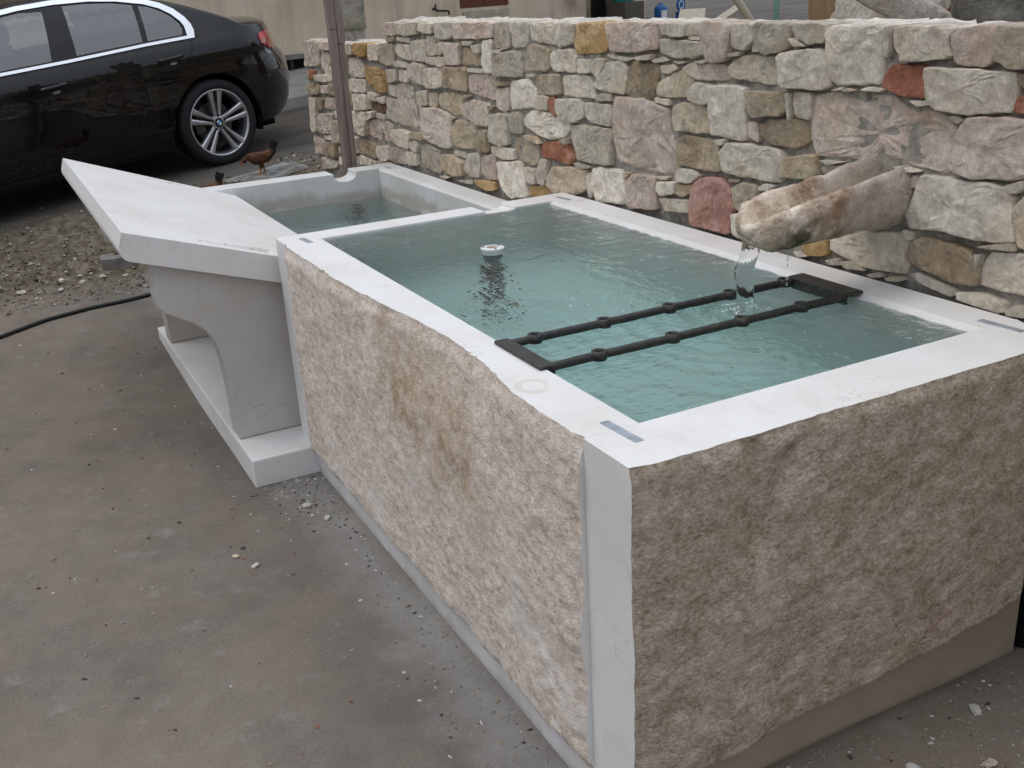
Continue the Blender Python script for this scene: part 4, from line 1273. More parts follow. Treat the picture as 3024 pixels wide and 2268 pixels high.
def notch(xc, half, depth, zt, n=14):
    pts = []
    for i in range(n + 1):
        a = math.pi * i / n
        pts.append((xc - half * math.cos(a), zt - depth * math.sin(a) ** 0.6))
    return pts
dpoly = [(-0.004, GZ - 0.03), (CW - 0.002, GZ - 0.03), (CW - 0.002, RZT - 0.0005)] + notch(0.872, 0.066, 0.026, RZT - 0.0005)[::-1] + [(-0.004, RZT - 0.0005)]
extrude('dividing_slab', dpoly, 1, JY, CL, WET1 if False else SAWN, upper, 0.004)
box('trough_floor', 0.05, CW - 0.05, 0.1, CL - 0.05, 0.02, 0.16, SAWN, upper)

# metal straps let into the rim across the joints
def strap(x0, x1, y0, y1, z, sk=0.004):
    v, f = box_vf(x0, x1, y0, y1, z - 0.004, z + 0.0022)
    v = [(q[0] + (0.006 if q[1] > (y0 + y1) / 2 else 0) * (-1), q[1], q[2]) for q in v]
    bevel(obj('metal_strap', v, f, LEAD, upper), 0.0012)
strap(0.072, 0.092, 0.094, 0.213, RZT)
strap(1.158, 1.178, 0.096, 0.213, RZT)
strap(1.158, 1.176, 2.186, 2.276, RZT - 0.0005)
strap(0.068, 0.090, 2.175, 2.270, RZT - 0.0005)

# ------------------------------------------------------------------ water in the upper trough
def water_block(name, x0, x1, y0, y1, zt, zb, res, wave, mat):
    nx_, ny_ = max(2, int((x1 - x0) / res)), max(2, int((y1 - y0) / res))
    V, F = [], []
    for j in range(ny_ + 1):
        for i in range(nx_ + 1):
            x = x0 + (x1 - x0) * i / nx_; y = y0 + (y1 - y0) * j / ny_
            V.append((x, y, zt + wave(x, y)))
    w = nx_ + 1
    for j in range(ny_):
        for i in range(nx_):
            a = j * w + i
            F.append((a, a + 1, a + w + 1, a + w))
    edge = [i for i in range(w)] + [j * w + nx_ for j in range(1, ny_ + 1)] + [ny_ * w + i for i in range(nx_ - 1, -1, -1)] + [j * w for j in range(ny_ - 1, 0, -1)]
    b = len(V)
    for e in edge:
        V.append((V[e][0], V[e][1], zb))
    n = len(edge)
    for k in range(n):
        k2 = (k + 1) % n
        F.append((edge[k2], edge[k], b + k, b + k2))
    F.append(tuple(b + k for k in range(n - 1, -1, -1)))
    return obj(name, V, F, mat, smooth=True)

SX, SY = 0.785, 0.640          # where the jet strikes the water
def wave1(x, y):
    r = math.hypot(x - SX, y - SY)
    a = 0.0038 * math.exp(-r * 2.4) + 0.00045
    h = a * math.sin(r * 95.0 + 1.5 * mnoise.noise(Vector((x * 5, y * 5, 0)))) * (0.6 + 0.8 * mnoise.noise(Vector((x * 3, y * 3, 7))))
    h += 0.0016 * mnoise.noise(Vector((x * 9 + y * 4, y * 26, 2.0))) + 0.0010 * mnoise.noise(Vector((x * 30, y * 34, 5.0)))
    if r < 0.07:
        h += 0.008 * (0.07 - r) / 0.07 * mnoise.noise(Vector((x * 70, y * 70, 1)))
    return h
wo = struct(water_block('water', WF - 0.0015, CW - WB + 0.0015, WN - 0.0015, JY + 0.0015, 0.789, 0.1595, 0.009, wave1, WATER))

# standpipe with a white collar
pipe = thing('standpipe', 'dark overflow pipe with white rusty-centred collar standing in the upper trough', 'pipe')
PX, PY = 0.545, 1.645
v, f = lathe_vf([(0.001, 0.161), (0.031, 0.161), (0.031, 0.785)], 20)
obj('tube', [(a + PX, b + PY, c) for a, b, c in v], f, DARKPIPE, pipe, smooth=True)
v, f = lathe_vf([(0.030, 0.782), (0.033, 0.786), (0.036, 0.803), (0.040, 0.804), (0.040, 0.809), (0.021, 0.811), (0.020, 0.804), (0.0, 0.803)], 28)
obj('collar', [(a + PX, b + PY, c) for a, b, c in v], f, [WHITEP], pipe)
v, f = lathe_vf([(0.0205, 0.8045), (0.012, 0.8065), (0.0, 0.8068)], 20)
obj('rusty_centre', [(a + PX, b + PY, c) for a, b, c in v], f, ORANGE, pipe)
for a in (0.4, 2.5, 4.6):
    v, f = lathe_vf([(0.004, 0.8095), (0.004, 0.8116), (0.0, 0.8118)], 8)
    obj('screw', [(q[0] + PX + 0.031 * math.cos(a), q[1] + PY + 0.031 * math.sin(a), q[2]) for q in v], f, DARKPIPE, pipe)

# ------------------------------------------------------------------ lower trough
lower = thing('stone_trough', 'lower limestone trough half full of water, beyond the dividing slab', 'trough')
L2A, L2B = CL + 0.002, 4.375
W2 = 0.145
extrude('back_slab', [(CW - 0.132, 0.0), (CW - 0.002, 0.0), (CW - 0.002, R2T), (CW - 0.132 + 0.014, R2T), (CW - 0.132, R2T - 0.010)], 1, L2A, L2B - W2 - 0.002, WET2, lower, 0.003)
extrude('far_slab', [(0.03, GZ - 0.03), (CW - 0.002, GZ - 0.03), (CW - 0.002, R2T)] + notch(0.905, 0.066, 0.048, R2T)[::-1] + [(0.03, R2T)], 1, L2B - W2, L2B, WET2, lower, 0.004)
def front2():
    # split outer face behind the wash-slab supports
    V, F, MI = [], [], []
    ny, nz = 70, 26
    for i in range(ny + 1):
        y = L2A + (L2B - W2 - 0.002 - L2A) * i / ny
        for k in range(nz + 1):
            z = GZ - 0.02 + (0.60 - GZ + 0.02) * k / nz
            V.append((0.030 + 0.010 * fbm(y * 9, z * 9, 3, 4), y, z))
    M1 = nz + 1
    for i in range(ny):
        for k in range(nz):
            F.append((i * M1 + k, i * M1 + k + 1, (i + 1) * M1 + k + 1, (i + 1) * M1 + k)); MI.append(1)
    b = len(V)
    v, f = box_vf(0.045, 0.150, L2A, L2B - W2 - 0.002, GZ - 0.02, 0.602)
    V += v; F += [tuple(q + b for q in g) for g in f]; MI += [0] * 6
    return obj('front_slab', V, F, [WET2, ROUGH_F], lower, mat_idx=MI)
front2()
box('trough_floor', 0.06, CW - 0.05, L2A, L2B - 0.05, 0.02, 0.07, WET2, lower)
v, f = box_vf(1.148, 1.164, 4.17, 4.255, R2T - 0.004, R2T + 0.002)
bevel(obj('metal_strap', v, f, LEAD, lower), 0.001)
def wave2(x, y):
    return 0.0006 * mnoise.noise(Vector((x * 14, y * 16, 2.0)))
struct(water_block('water', 0.1485, CW - 0.1305, L2A - 0.0, L2B - W2 + 0.0015, 0.525, 0.0695, 0.02, wave2, WATER))
v, f = lathe_vf([(0.0, 0.071), (0.028, 0.071), (0.028, 0.50), (0.022, 0.50), (0.022, 0.3), (0.0, 0.3)], 20)
tag(obj('overflow_pipe', [(a + 0.92, b + 4.12, c) for a, b, c in v], f, DARKPIPE, smooth=True), 'short grey pipe under the water of the lower trough', 'pipe')

# ------------------------------------------------------------------ inclined washing slab and its supports
wash = thing('washing_slab', 'thick white stone slab sloping down into the lower trough', 'washing slab')
A = Vector((-0.530, 4.30, 0.935)); B = Vector((-0.530, 2.374, 0.897)); Cc = Vector((0.280, 2.374, 0.633)); Dd = Vector((0.280, 4.225, 0.645))
nrm = (Cc - B).cross(A - B).normalized()
T = 0.098
def slab_pt(u, v):
    return (B * (1 - v) + A * v) * (1 - u) + (Cc * (1 - v) + Dd * v) * u
def pocket(u, v):
    """two shallow soap hollows cut into the top, wedge shaped"""
    d = 0.0
    for v0, sg in ((0.045, 1), (0.955, -1)):
        y = (v - v0) * sg * 1.92
        if 0.22 < u < 0.66:
            half = 0.004 + 0.038 * (u - 0.22) / 0.44
            if abs(y) < half:
                d = min(d, -0.018 * (u - 0.22) / 0.44 - 0.003)
    return d
NU, NV = 80, 190
V, F = [], []
US = [i / NU for i in range(NU + 1)]
rb = 0.045                                  # rounded lower outer edge
for j in range(NV + 1):
    v = j / NV
    for u in US:
        V.append(slab_pt(u, v) + nrm * pocket(u, v))
w = NU + 1
for j in range(NV):
    for i in range(NU):
        a = j * w + i
        F.append((a, a + 1, a + w + 1, a + w))
obj_top_n = len(F)
# sides from a closed section (u along the slope, t below the top)
sec = [(0.0, 0.0), (0.0, T - rb)] + [(0.0 + rb * (1 - math.cos(a)), T - rb + rb * math.sin(a)) for a in [math.pi / 2 * k / 6 for k in range(1, 7)]]
Ls = (Cc - B).length
sec = sec + [(Ls, T), (Ls, 0.0)]
dirn = lambda v: ((Cc * (1 - v) + Dd * v) - (B * (1 - v) + A * v)).normalized()
b = len(V)
for v in (0.0, 1.0):
    o0 = B * (1 - v) + A * v
    for (s, t) in sec:
        V.append(o0 + dirn(v) * s - nrm * t)
ns = len(sec)
for k in range(ns - 1):
    F.append((b + k, b + ns + k, b + ns + k + 1, b + k + 1))
F.append(tuple(b + k for k in range(ns)))
F.append(tuple(b + ns + k for k in range(ns - 1, -1, -1)))
bmw = bmesh.new()
bvs = [bmw.verts.new(q) for q in V]
for q in F:
    bmw.faces.new([bvs[i] for i in q])
bmesh.ops.remove_doubles(bmw, verts=bmw.verts[:], dist=0.0004)
slab = obj_bm('slab', bmw, SAWN, wash)

def bracket(y0, y1):
    prof = [(-0.425, 0.86), (-0.437, 0.76), (-0.446, 0.69), (-0.453, 0.63), (-0.447, 0.592), (-0.425, 0.566), (-0.385, 0.541), (-0.335, 0.512), (-0.300, 0.482), (-0.277, 0.445), (-0.258, 0.40), (-0.247, 0.33),
            (-0.240, 0.24), (-0.237, 0.12), (-0.236, 0.012), (0.022, 0.012), (0.022, 0.700)]
    # the top follows the underside of the slab
    def under(x, y):
        v = (y - 2.374) / (4.30 - 2.374)
        u = (x + 0.53) / 0.81
        return slab_pt(u, v).z - T / abs(nrm.z) + 0.002
    P = []
    for (x, z) in prof:
        P.append((x, z))
    P[0] = (-0.425, under(-0.425, y0)); P[-1] = (0.022, under(0.022, y0))
    o = extrude('bracket', P, 1, y0, y1, SHADEDST, wash, 0.005)
    return o
bracket(2.425, 2.545)
bracket(3.86, 3.98)
box('plinth', -0.246, 0.020, 2.195, 4.20, GZ - 0.03, 0.010, MARGIN if False else SAWN, wash, 0.005)

# ------------------------------------------------------------------ iron rest for buckets laid across the rims
rest = thing('iron_rest', 'black cast-iron bucket rest with ring eyes, laid across the upper trough', 'iron rest')
GZT = RZT + 0.0035
def plate(x0, x1):
    bevel(box('end_plate', x0, x1, 0.541, 0.776, GZT - 0.003, GZT + 0.006, IRON, rest), 0.0025)
plate(0.112, 0.150)
plate(1.056, 1.110)
bevel(box('flange', 1.049, 1.0565, 0.545, 0.772, 0.760, GZT + 0.0055, IRON, rest), 0.002)
bevel(box('flange', 0.1495, 0.156, 0.545, 0.772, 0.770, GZT + 0.0030, IRON, rest), 0.002)
def bar(yc, rings):
    pts, rad = [], []
    n = 60
    for i in range(n + 1):
        x = 0.146 + (1.056 - 0.146) * i / n
        pts.append((x, yc + 0.0015 * mnoise.noise(Vector((x * 8, yc, 0))), GZT - 0.004 + 0.0012 * mnoise.noise(Vector((x * 9, 3, yc)))))
        rad.append(0.0112 + 0.0006 * mnoise.noise(Vector((x * 40, yc, 2))))
    v, f = tube_vf(pts, rad, 8, squash=(0.86, 1.05))
    # cut the bar away inside the eyes
    bm = bmesh.new()
    bv = [bm.verts.new(q) for q in v]
    for q in f: bm.faces.new([bv[i] for i in q])
    kill = [fc for fc in bm.faces if any(abs(fc.calc_center_median().x - rx) < 0.0125 for rx in rings)]
    bmesh.ops.delete(bm, geom=kill, context='FACES')
    b = obj_bm('bar', bm, IRON, rest, smooth=True)
    for rx in rings:
        pv, pf = lathe_vf([(0.0118, -0.010), (0.0118, 0.010), (0.0140, 0.0120), (0.0185, 0.0112), (0.0202, 0.0), (0.0185, -0.0105), (0.0140, -0.0115), (0.0118, -0.010)], 22)
        obj('ring_eye', [(q[0] + rx, q[1] + yc, q[2] + GZT - 0.003) for q in pv], pf, IRON, rest, smooth=True)
bar(0.754, [0.216, 0.421, 0.626, 0.829, 1.022])
bar(0.553, [0.279, 0.492, 0.706, 0.902])

# ------------------------------------------------------------------ stone spout
def spout_mesh():
    V, F = [], []
    nth = 64
    secs = []
    NS = 56
    for i in range(NS + 1):
        t = 1 - (1 - i / NS) ** 1.7              # sections crowd towards the rounded tip
        x = 1.33 + (0.748 - 1.33) * t
        k = 1.0
        if t > 0.87:
            k = max(0.02, 1 - ((t - 0.87) / 0.13) ** 2.4) ** 0.5
        a = (0.094 - 0.014 * t) * (0.30 + 0.70 * k)
        bb = (0.107 - 0.043 * t) * (0.22 + 0.78 * k)
        cz = 1.056 - 0.028 * t - 0.006 * (1 - k)
        cy = 0.640 - 0.045 * t
        g = (0.100 - 0.034 * t) * (k if t > 0.87 else 1)
        sec = []
        for q in range(nth):
            th = 2 * math.pi * q / nth
            y = a * math.copysign(abs(math.cos(th)) ** 0.9, math.cos(th)); z = bb * math.copysign(abs(math.sin(th)) ** 0.8, math.sin(th))
            if math.sin(th) > 0:
                z -= min(g, bb * 1.25) * math.exp(-(y / (a * (0.36 + 0.16 * t))) ** 2) * min(1.0, math.sin(th) * 1.6)
            rl = R_(9)                      # the spout is set a little rolled towards the front
            y, z = y * math.cos(rl) - z * math.sin(rl), y * math.sin(rl) + z * math.cos(rl)
            nn = 0.011 * fbm(x * 10, y * 10, z * 10, 6) + 0.004 * fbm(x * 45, y * 45, z * 45, 3)
            l = math.hypot(y, z) + 1e-5
            V.append((x, cy + y + y / l * nn, cz + z + z / l * nn))
    for i in range(NS):
        for q in range(nth):
            q2 = (q + 1) % nth
            F.append((i * nth + q, i * nth + q2, (i + 1) * nth + q2, (i + 1) * nth + q))
    last = [Vector(q) for q in V[-nth:]]
    cen = sum(last, Vector()) / nth
    V.append((cen.x - 0.010, cen.y, cen.z))
    F.append(tuple(range(nth)))
    for q in range(nth):
        F.append((NS * nth + q, NS * nth + (q + 1) % nth, len(V) - 1))
    return V, F
V, F = spout_mesh()
tag(obj('stone_spout', V, F, SPOUT, smooth=True), 'weathered round stone spout with a carved channel jutting from the wall', 'spout')

# jet of water
def jet():
    V, F = [], []
    n, N = 22, 46
    for i in range(N + 1):
        t = i / N
        z = 1.022 + (0.786 - 1.022) * t
        tt = max(0.0, t - 0.0)
        x = 0.786 - 0.030 * min(1, tt * 2.2) + 0.030 * tt
        y = 0.605 + 0.035 * tt
        a = 0.027 - 0.006 * t + 0.0015 * math.sin(t * 15)
        b = 0.013 + 0.002 * math.sin(t * 11 + 1)
        tw = 0.35 + 0.5 * t
        for q in range(n):
            th = 2 * math.pi * q / n
            r = 1 + 0.07 * math.sin(3 * th + t * 9) + 0.05 * math.sin(5 * th - t * 15) + 0.10 * mnoise.noise(Vector((math.cos(th) * 2, math.sin(th) * 2, t * 9)))
            u, w_ = a * math.cos(th) * r, b * math.sin(th) * r
            V.append((x + u * math.cos(tw) + w_ * math.sin(tw), y - u * math.sin(tw) + w_ * math.cos(tw), z))
    for i in range(N):
        for q in range(n):
            q2 = (q + 1) % n
            F.append((i * n + q2, i * n + q, (i + 1) * n + q, (i + 1) * n + q2))
    F.append(tuple(range(n)))
    F.append(tuple(N * n + q for q in range(n - 1, -1, -1)))
    return V, F
V, F = jet()
jet_o = tag(obj('water_jet', V, F, STREAM, smooth=True), 'clear jet of water falling from the stone spout into the trough', 'water jet')
# drops and splashes
rng = random.Random(3)
parts = []
def blob(loc, r, sc=(1, 1, 1)):
    bm = bmesh.new()
    bmesh.ops.create_icosphere(bm, subdivisions=1, radius=r)
    vf = ([tuple(q.co) for q in bm.verts], [tuple(w_.index for w_ in fc.verts) for fc in bm.faces])
    bm.free()
    return xf(vf, loc, (0, 0, 0), sc)
for i in range(46):
    a = rng.uniform(0, 6.28); r = abs(rng.gauss(0.03, 0.05)) + 0.02
    parts.append(blob((SX + r * math.cos(a), SY + r * math.sin(a), 0.795 + rng.uniform(0, 0.05) * math.exp(-r * 12)), rng.uniform(0.0012, 0.003), (1, 1, rng.uniform(0.9, 1.8))))
for zz in (0.965, 0.945, 0.935, 0.92, 0.885, 0.87):
    parts.append(blob((0.853, 0.557, zz), 0.0026, (1, 1, 1.8)))
V, F = merge(parts)
so = obj('splash_drops', V, F, STREAM, jet_o, smooth=True)
so['kind'] = 'stuff'
# froth floating on the water
FOAM = plain('white_froth', (0.72, 0.78, 0.77), 0.25, 0.5)
parts = []
for i in range(70):
    a = rng.uniform(1.6, 3.4) if rng.random() < .6 else rng.uniform(0, 6.28); r = rng.uniform(0.05, 0.62)
    x, y = SX + r * math.cos(a) * 0.9, SY + r * math.sin(a) + 0.05
    if not (0.17 < x < 1.07 and 0.2 < y < 1.6): continue
    parts.append(blob((x, y, 0.7895), rng.uniform(0.0018, 0.0048), (1, 1, 0.3)))
for i in range(60):
    a = rng.uniform(0, 6.28); r = rng.uniform(0.015, 0.075)
    parts.append(blob((SX + r * math.cos(a), SY + r * math.sin(a), 0.791 + rng.uniform(0, 0.006)), rng.uniform(0.0015, 0.0042), (1, 1, 0.7)))
V, F = merge(parts)
fo = obj('froth', V, F, FOAM, smooth=True); fo['kind'] = 'stuff'
tag(fo, 'small white bubbles drifting on the upper trough water', 'froth')

# ------------------------------------------------------------------ parked black saloon (built around its rear axle; x forward, y left, z up)
CF = Vector((-0.95409, -0.28620, -0.08836)); 
car_yaw, car_pitch = 3.43312665, -0.0863021
CF = Vector((math.cos(car_yaw) * math.cos(car_pitch), math.sin(car_yaw) * math.cos(car_pitch), math.sin(car_pitch)))
CS = Vector((-math.sin(car_yaw), math.cos(car_yaw), 0))
CU = CF.cross(CS)
HWD = 0.885
car = thing('parked_car', 'black four-door saloon parked on the street beyond the troughs', 'car')
base = Vector((0.84519, 6.96941, 0.73524)) - CU * 0.33 - CS * HWD
mw = Matrix.Identity(4)
for i in range(3):
    mw[i][0] = CF[i]; mw[i][1] = CS[i]; mw[i][2] = CU[i]
mw.translation = base
car.matrix_world = mw

ZW = np.array([(.10, -.13), (.15, -.09), (.22, -.055), (.30, -.03), (.40, -.008), (.55, .006), (.70, .011), (.78, .009), (.825, .016), (.85, .020), (.875, .012), (.93, -.008), (.975, -.028), (1.10, -.08), (1.25, -.16), (1.34, -.225), (1.40, -.29), (1.46, -.38)])
_zz = np.linspace(0.10, 1.46, 545)
_ww = np.interp(_zz, ZW[:, 0], ZW[:, 1])
_k = np.exp(-0.5 * (np.arange(-12, 13) / 4.0) ** 2); _k /= _k.sum()
_ww = np.convolve(np.pad(_ww, 12, mode='edge'), _k, mode='valid')
def w_z(z): return float(np.interp(z, _zz, _ww))
def rshift(z): return float(np.interp(z, [.15, .25, .35, .5, .62, .70, .76, .85, .95, 1.05], [.16, .09, .03, 0, .01, .04, .09, .12, .135, .15]))
def body_y(u, z):
    """half width of the body at a side-view point, u already shifted"""
    s = rshift(z)
    uu = u
    if u < -0.3:
        uu = (u + 0.4 * s) / (1 - s / 0.75)
    t = max(0.0, -0.22 - uu) / 0.83
    t2 = max(0.0, uu - 2.9) / 0.75
    return HWD + w_z(z) - 0.56 * t ** 2.3 - 0.38 * t2 ** 2.2
TOPC = np.array([(-1.06, .90), (-1.0, .965), (-.95, 1.012), (-.88, 1.024), (-.80, 1.030), (-.62, 1.042), (-.44, 1.052), (-.36, 1.085), (-.22, 1.155), (-.06, 1.225), (.10, 1.285), (.30, 1.345), (.6, 1.400), (1.0, 1.432), (1.4, 1.437), (1.7, 1.40), (2.0, 1.29), (2.3, 1.145), (2.5, 1.04), (2.62, .995), (3.0, .95), (3.35, .87), (3.52, .77), (3.60, .62)])
def ztop(u): return float(np.interp(u, TOPC[:, 0], TOPC[:, 1]))
_us = np.linspace(-1.06, 3.60, 467)
_tt = np.interp(_us, TOPC[:, 0], TOPC[:, 1])
_k2 = np.exp(-0.5 * (np.arange(-9, 10) / 3.2) ** 2); _k2 /= _k2.sum()
_tt = np.convolve(np.pad(_tt, 9, mode='edge'), _k2, mode='valid')
def ztop(u): return float(np.interp(u, _us, _tt))
def zdrop(u): return float(np.interp(u, [-1.06, -.5, -.2, .3, 1.0, 1.6, 2.3, 2.6, 3.6], [.05, .05, .06, .07, .075, .075, .06, .05, .06]))
RA, WB_ = 0.372, 2.81
def zbot(u):
    b = float(np.interp(u, [-1.06, -.9, -.6, -.38, .38, 2.4, 3.2, 3.5, 3.6], [.34, .28, .25, .245, .205, .195, .20, .24, .30]))
    for c in (0.0, WB_):
        d = abs(u - c)
        if d < RA:
            return 0.33 + math.sqrt(RA * RA - d * d)
    return b
us = sorted(set([round(x, 4) for x in list(np.arange(-1.06, 3.601, 0.03))] + [c + s * (RA * math.cos(a)) for c in (0.0, WB_) for s in (-1, 1) for a in (0.02, 0.08, 0.16, 0.26, 0.38, 0.5)] + [c + s * (RA + 0.0004) for c in (0.0, WB_) for s in (-1, 1)]))
NZ, NTp = 56, 12

# side-view outlines (u, z)
DLO = [(2.16, .962), (1.505, .968), (1.036, .972), (.434, .985), (.070, .985), (.050, 1.03), (.052, 1.075), (.075, 1.125), (.125, 1.185), (.20, 1.235), (.31, 1.282), (.50, 1.325), (.70, 1.350), (.95, 1.362), (1.20, 1.357), (1.45, 1.335), (1.62, 1.30)]
G_FRONT = [(2.05, .990), (1.496, .990), (1.135, .993), (1.045, 1.310), (1.20, 1.322), (1.42, 1.304), (1.58, 1.272)]
G_REAR = [(.955, .998), (.448, 1.008), (.400, 1.262), (.56, 1.298), (.74, 1.318), (.895, 1.325)]
G_QUART = [(.408, 1.008), (.128, 1.008), (.108, 1.050), (.116, 1.088), (.150, 1.140), (.215, 1.195), (.290, 1.233), (.362, 1.254)]



def ring_off(P, d):
    """outline moved outwards by d"""
    n = len(P)
    area = sum(P[i][0] * P[(i + 1) % n][1] - P[(i + 1) % n][0] * P[i][1] for i in range(n))
    sg = 1 if area > 0 else -1
    out = []
    for i in range(n):
        a, b, c = Vector(P[i - 1]), Vector(P[i]), Vector(P[(i + 1) % n])
        e1 = (b - a).normalized(); e2 = (c - b).normalized()
        nn = Vector((e1.y, -e1.x)) + Vector((e2.y, -e2.x))
        nn.normalize()
        k = max(0.5, nn.dot(Vector((e1.y, -e1.x))))
        out.append(tuple(b + nn * (sg * d / k)))
    return out
G_CUT = [ring_off(g, 0.016) for g in (G_FRONT, G_REAR, G_QUART)]
def cell_glass(u, z):
    return any(inpoly(u, z, g) for g in G_CUT)

def car_shell():
    V, F, RW, WSH = [], [], [], []
    cols = []
    for u in us:
        zb, zt = zbot(u), ztop(u)
        zs = max(zt - zdrop(u), zb + 0.03)
        col = []
        for k in range(NZ + 1):
            z = zb + (zs - zb) * k / NZ
            s = rshift(z)
            up = u - s * (0.3 + u) / 0.75 if u < -0.3 else u
            col.append((up, max(0.02, body_y(up, z)), z))
        yS = col[-1][1]
        s = rshift(zs)
        for k in range(1, NTp + 1):
            t = k / NTp
            z = zs + (zt - zs) * (1 - (1 - t) ** 4.2)
            up = u - rshift(z) * (0.3 + u) / 0.75 if u < -0.3 else u
            col.append((up, yS * (1 - t), z))
        cols.append(col)
    m = NZ + 1 + NTp
    for c in cols:
        V += c
    half = len(V)
    V += [(a, -b, c) for a, b, c in V]
    def q(i, k, side):
        a = (i * m + k, i * m + k + 1, (i + 1) * m + k + 1, (i + 1) * m + k)
        if side:
            return tuple(x + half for x in a)
        return a[::-1]
    body, rear, front = [], [], []
    for i in range(len(us) - 1):
        um = (us[i] + us[i + 1]) / 2
        for k in range(m - 1):
            c0 = cols[i][k]; c1 = cols[i + 1][k + 1]
            uc, zc = (c0[0] + c1[0]) / 2, (c0[2] + c1[2]) / 2
            if k < NZ and cell_glass(uc, zc):
                continue
            top = k >= NZ + 1
            for side in (0, 1):
                f = q(i, k, side)
                if top and -0.33 < um < 0.30: rear.append(f)
                elif top and 1.66 < um < 2.48: front.append(f)
                else: body.append(f)
    # closing faces at both ends
    for side in (0, 1):
        for i in (0, len(us) - 1):
            pass
    for i in (0, len(us) - 1):
        for k in range(m - 1):
            a, b = i * m + k, i * m + k + 1
            f = (a, b, b + half, a + half)
            body.append(f if i == 0 else f[::-1])
    return V, body, rear, front
SV, SB, SR, SW = car_shell()
body = obj('body', SV, SB, PAINT, car, smooth=True)
def sub_mesh(name, V, F, mat):
    used = sorted(set(i for f in F for i in f)); mp = {a: b for b, a in enumerate(used)}
    return obj(name, [V[i] for i in used], [tuple(mp[i] for i in f) for f in F], mat, car, smooth=True)
DGLASS = plain('dark_screen_glass', (0.010, 0.012, 0.014), 0.05, 0.6)
sub_mesh('rear_window', SV, SR, DGLASS)
sub_mesh('windscreen', SV, SW, DGLASS)

def patch(name, outer, holes, off, mat, parent, step=0.03, both=True, thick=0.0):
    """sheet that follows the body side inside a side-view outline; a second one for the other side"""
    pts, edges = [], []
    def loop(P):
        Q = []
        n = len(P)
        for i in range(n):
            a, b = P[i], P[(i + 1) % n]
            k = max(1, int(math.ceil(math.hypot(b[0] - a[0], b[1] - a[1]) / step)))
            for j in range(k):
                Q.append((a[0] + (b[0] - a[0]) * j / k, a[1] + (b[1] - a[1]) * j / k))
        s = len(pts)
        pts.extend(Q)
        for i in range(len(Q)):
            edges.append((s + i, s + (i + 1) % len(Q)))
        return Q
    lo = loop(outer)
    for h in holes: loop(h)
    x0, x1 = min(p[0] for p in outer), max(p[0] for p in outer)
    z0, z1 = min(p[1] for p in outer), max(p[1] for p in outer)
    x = x0 + step / 2
    r = 0
    while x < x1:
        z = z0 + step / 2 + (step / 2 if r % 2 else 0)
        while z < z1:
            if inpoly(x, z, outer) and not any(inpoly(x, z, h) for h in holes):
                pts.append((x, z))
            z += step
        x += step; r += 1
    vs_, _, fs_, *_ = delaunay_2d_cdt([Vector(p) for p in pts], edges, [], 0, 1e-5)
    tris = []
    for f in fs_:
        cx_ = sum(vs_[i][0] for i in f) / 3; cz_ = sum(vs_[i][1] for i in f) / 3
        if inpoly(cx_, cz_, outer) and not any(inpoly(cx_, cz_, h) for h in holes):
            tris.append(tuple(f))
    out = []
    for side in ((1, -1) if both else (1,)):
        V = [(p[0], side * (body_y(p[0], p[1]) + off), p[1]) for p in vs_]
        F = []
        for t in tris:
            a, b, c = (vs_[i] for i in t)
            ccw = (b[0] - a[0]) * (c[1] - a[1]) - (c[0] - a[0]) * (b[1] - a[1]) > 0
            # outward normal is +y on the left side: clockwise in (u, z)
            F.append(t if (ccw != (side > 0)) else t[::-1])
        o = obj(name, V, F, mat, parent, smooth=True)
        nr = []
        for p in vs_:
            e = 0.004
            gu = (body_y(p[0] + e, p[1]) - body_y(p[0] - e, p[1])) / (2 * e)
            gz_ = (body_y(p[0], p[1] + e) - body_y(p[0], p[1] - e)) / (2 * e)
            q_ = Vector((-gu, 1.0, -gz_)).normalized()
            nr.append((q_.x, q_.y * side, q_.z))
        o.data.normals_split_custom_set_from_vertices(nr)
        out.append(o)
    return out

# doors stand 4 mm proud with real gaps
D_FRONT = [(2.19, .955), (1.041, .964), (1.039, .90), (1.052, .77), (1.051, .60), (1.041, .40), (1.037, .285), (2.30, .275), (2.40, .40), (2.40, .62), (2.34, .80), (2.25, .92)]
D_REAR = [(1.034, .964), (.434, .976), (.090, .975), (.118, .90), (.165, .815), (.205, .742), (.235, .715), (.330, .660), (.395, .57), (.425, .46), (.435, .38), (.430, .290), (1.030, .286), (1.034, .40), (1.044, .60), (1.045, .77), (1.032, .90)]
patch('front_door', D_FRONT, [], 0.0045, PAINT, car, 0.04, thick=0.010)
dr = patch('rear_door', D_REAR, [], 0.0045, PAINT, car, 0.04, thick=0.010)
patch('window_frame', ring_off(DLO, 0.022), [G_FRONT, G_REAR, G_QUART], 0.0060, BLACKTRIM, car, 0.03)
patch('side_window', G_FRONT, [], 0.0035, CARGLASS, car, 0.06)
patch('side_window', G_REAR, [], 0.0035, CARGLASS, car, 0.06)
patch('side_window', G_QUART, [], 0.0035, CARGLASS, car, 0.06)
# bright trim round the windows: wide at the rear pillar
inner = [(2.12, .977), (1.505, .980), (1.036, .984), (.434, .997), (.098, .998), (.094, 1.03), (.092, 1.07), (.106, 1.105), (.150, 1.160), (.220, 1.212), (.322, 1.256), (.508, 1.301), (.702, 1.328), (.95, 1.341), (1.20, 1.337), (1.44, 1.316), (1.60, 1.283)]
outer = [(2.16, .955), (1.505, .961), (1.036, .965), (.434, .978), (.046, .977), (.028, 1.03), (.032, 1.075), (.058, 1.130), (.112, 1.193), (.192, 1.246), (.305, 1.292), (.498, 1.334), (.70, 1.359), (.95, 1.371), (1.20, 1.366), (1.46, 1.344), (1.64, 1.308)]
patch('window_trim', outer, [inner], 0.0150, CHROME, car, 0.03, thick=0.007)

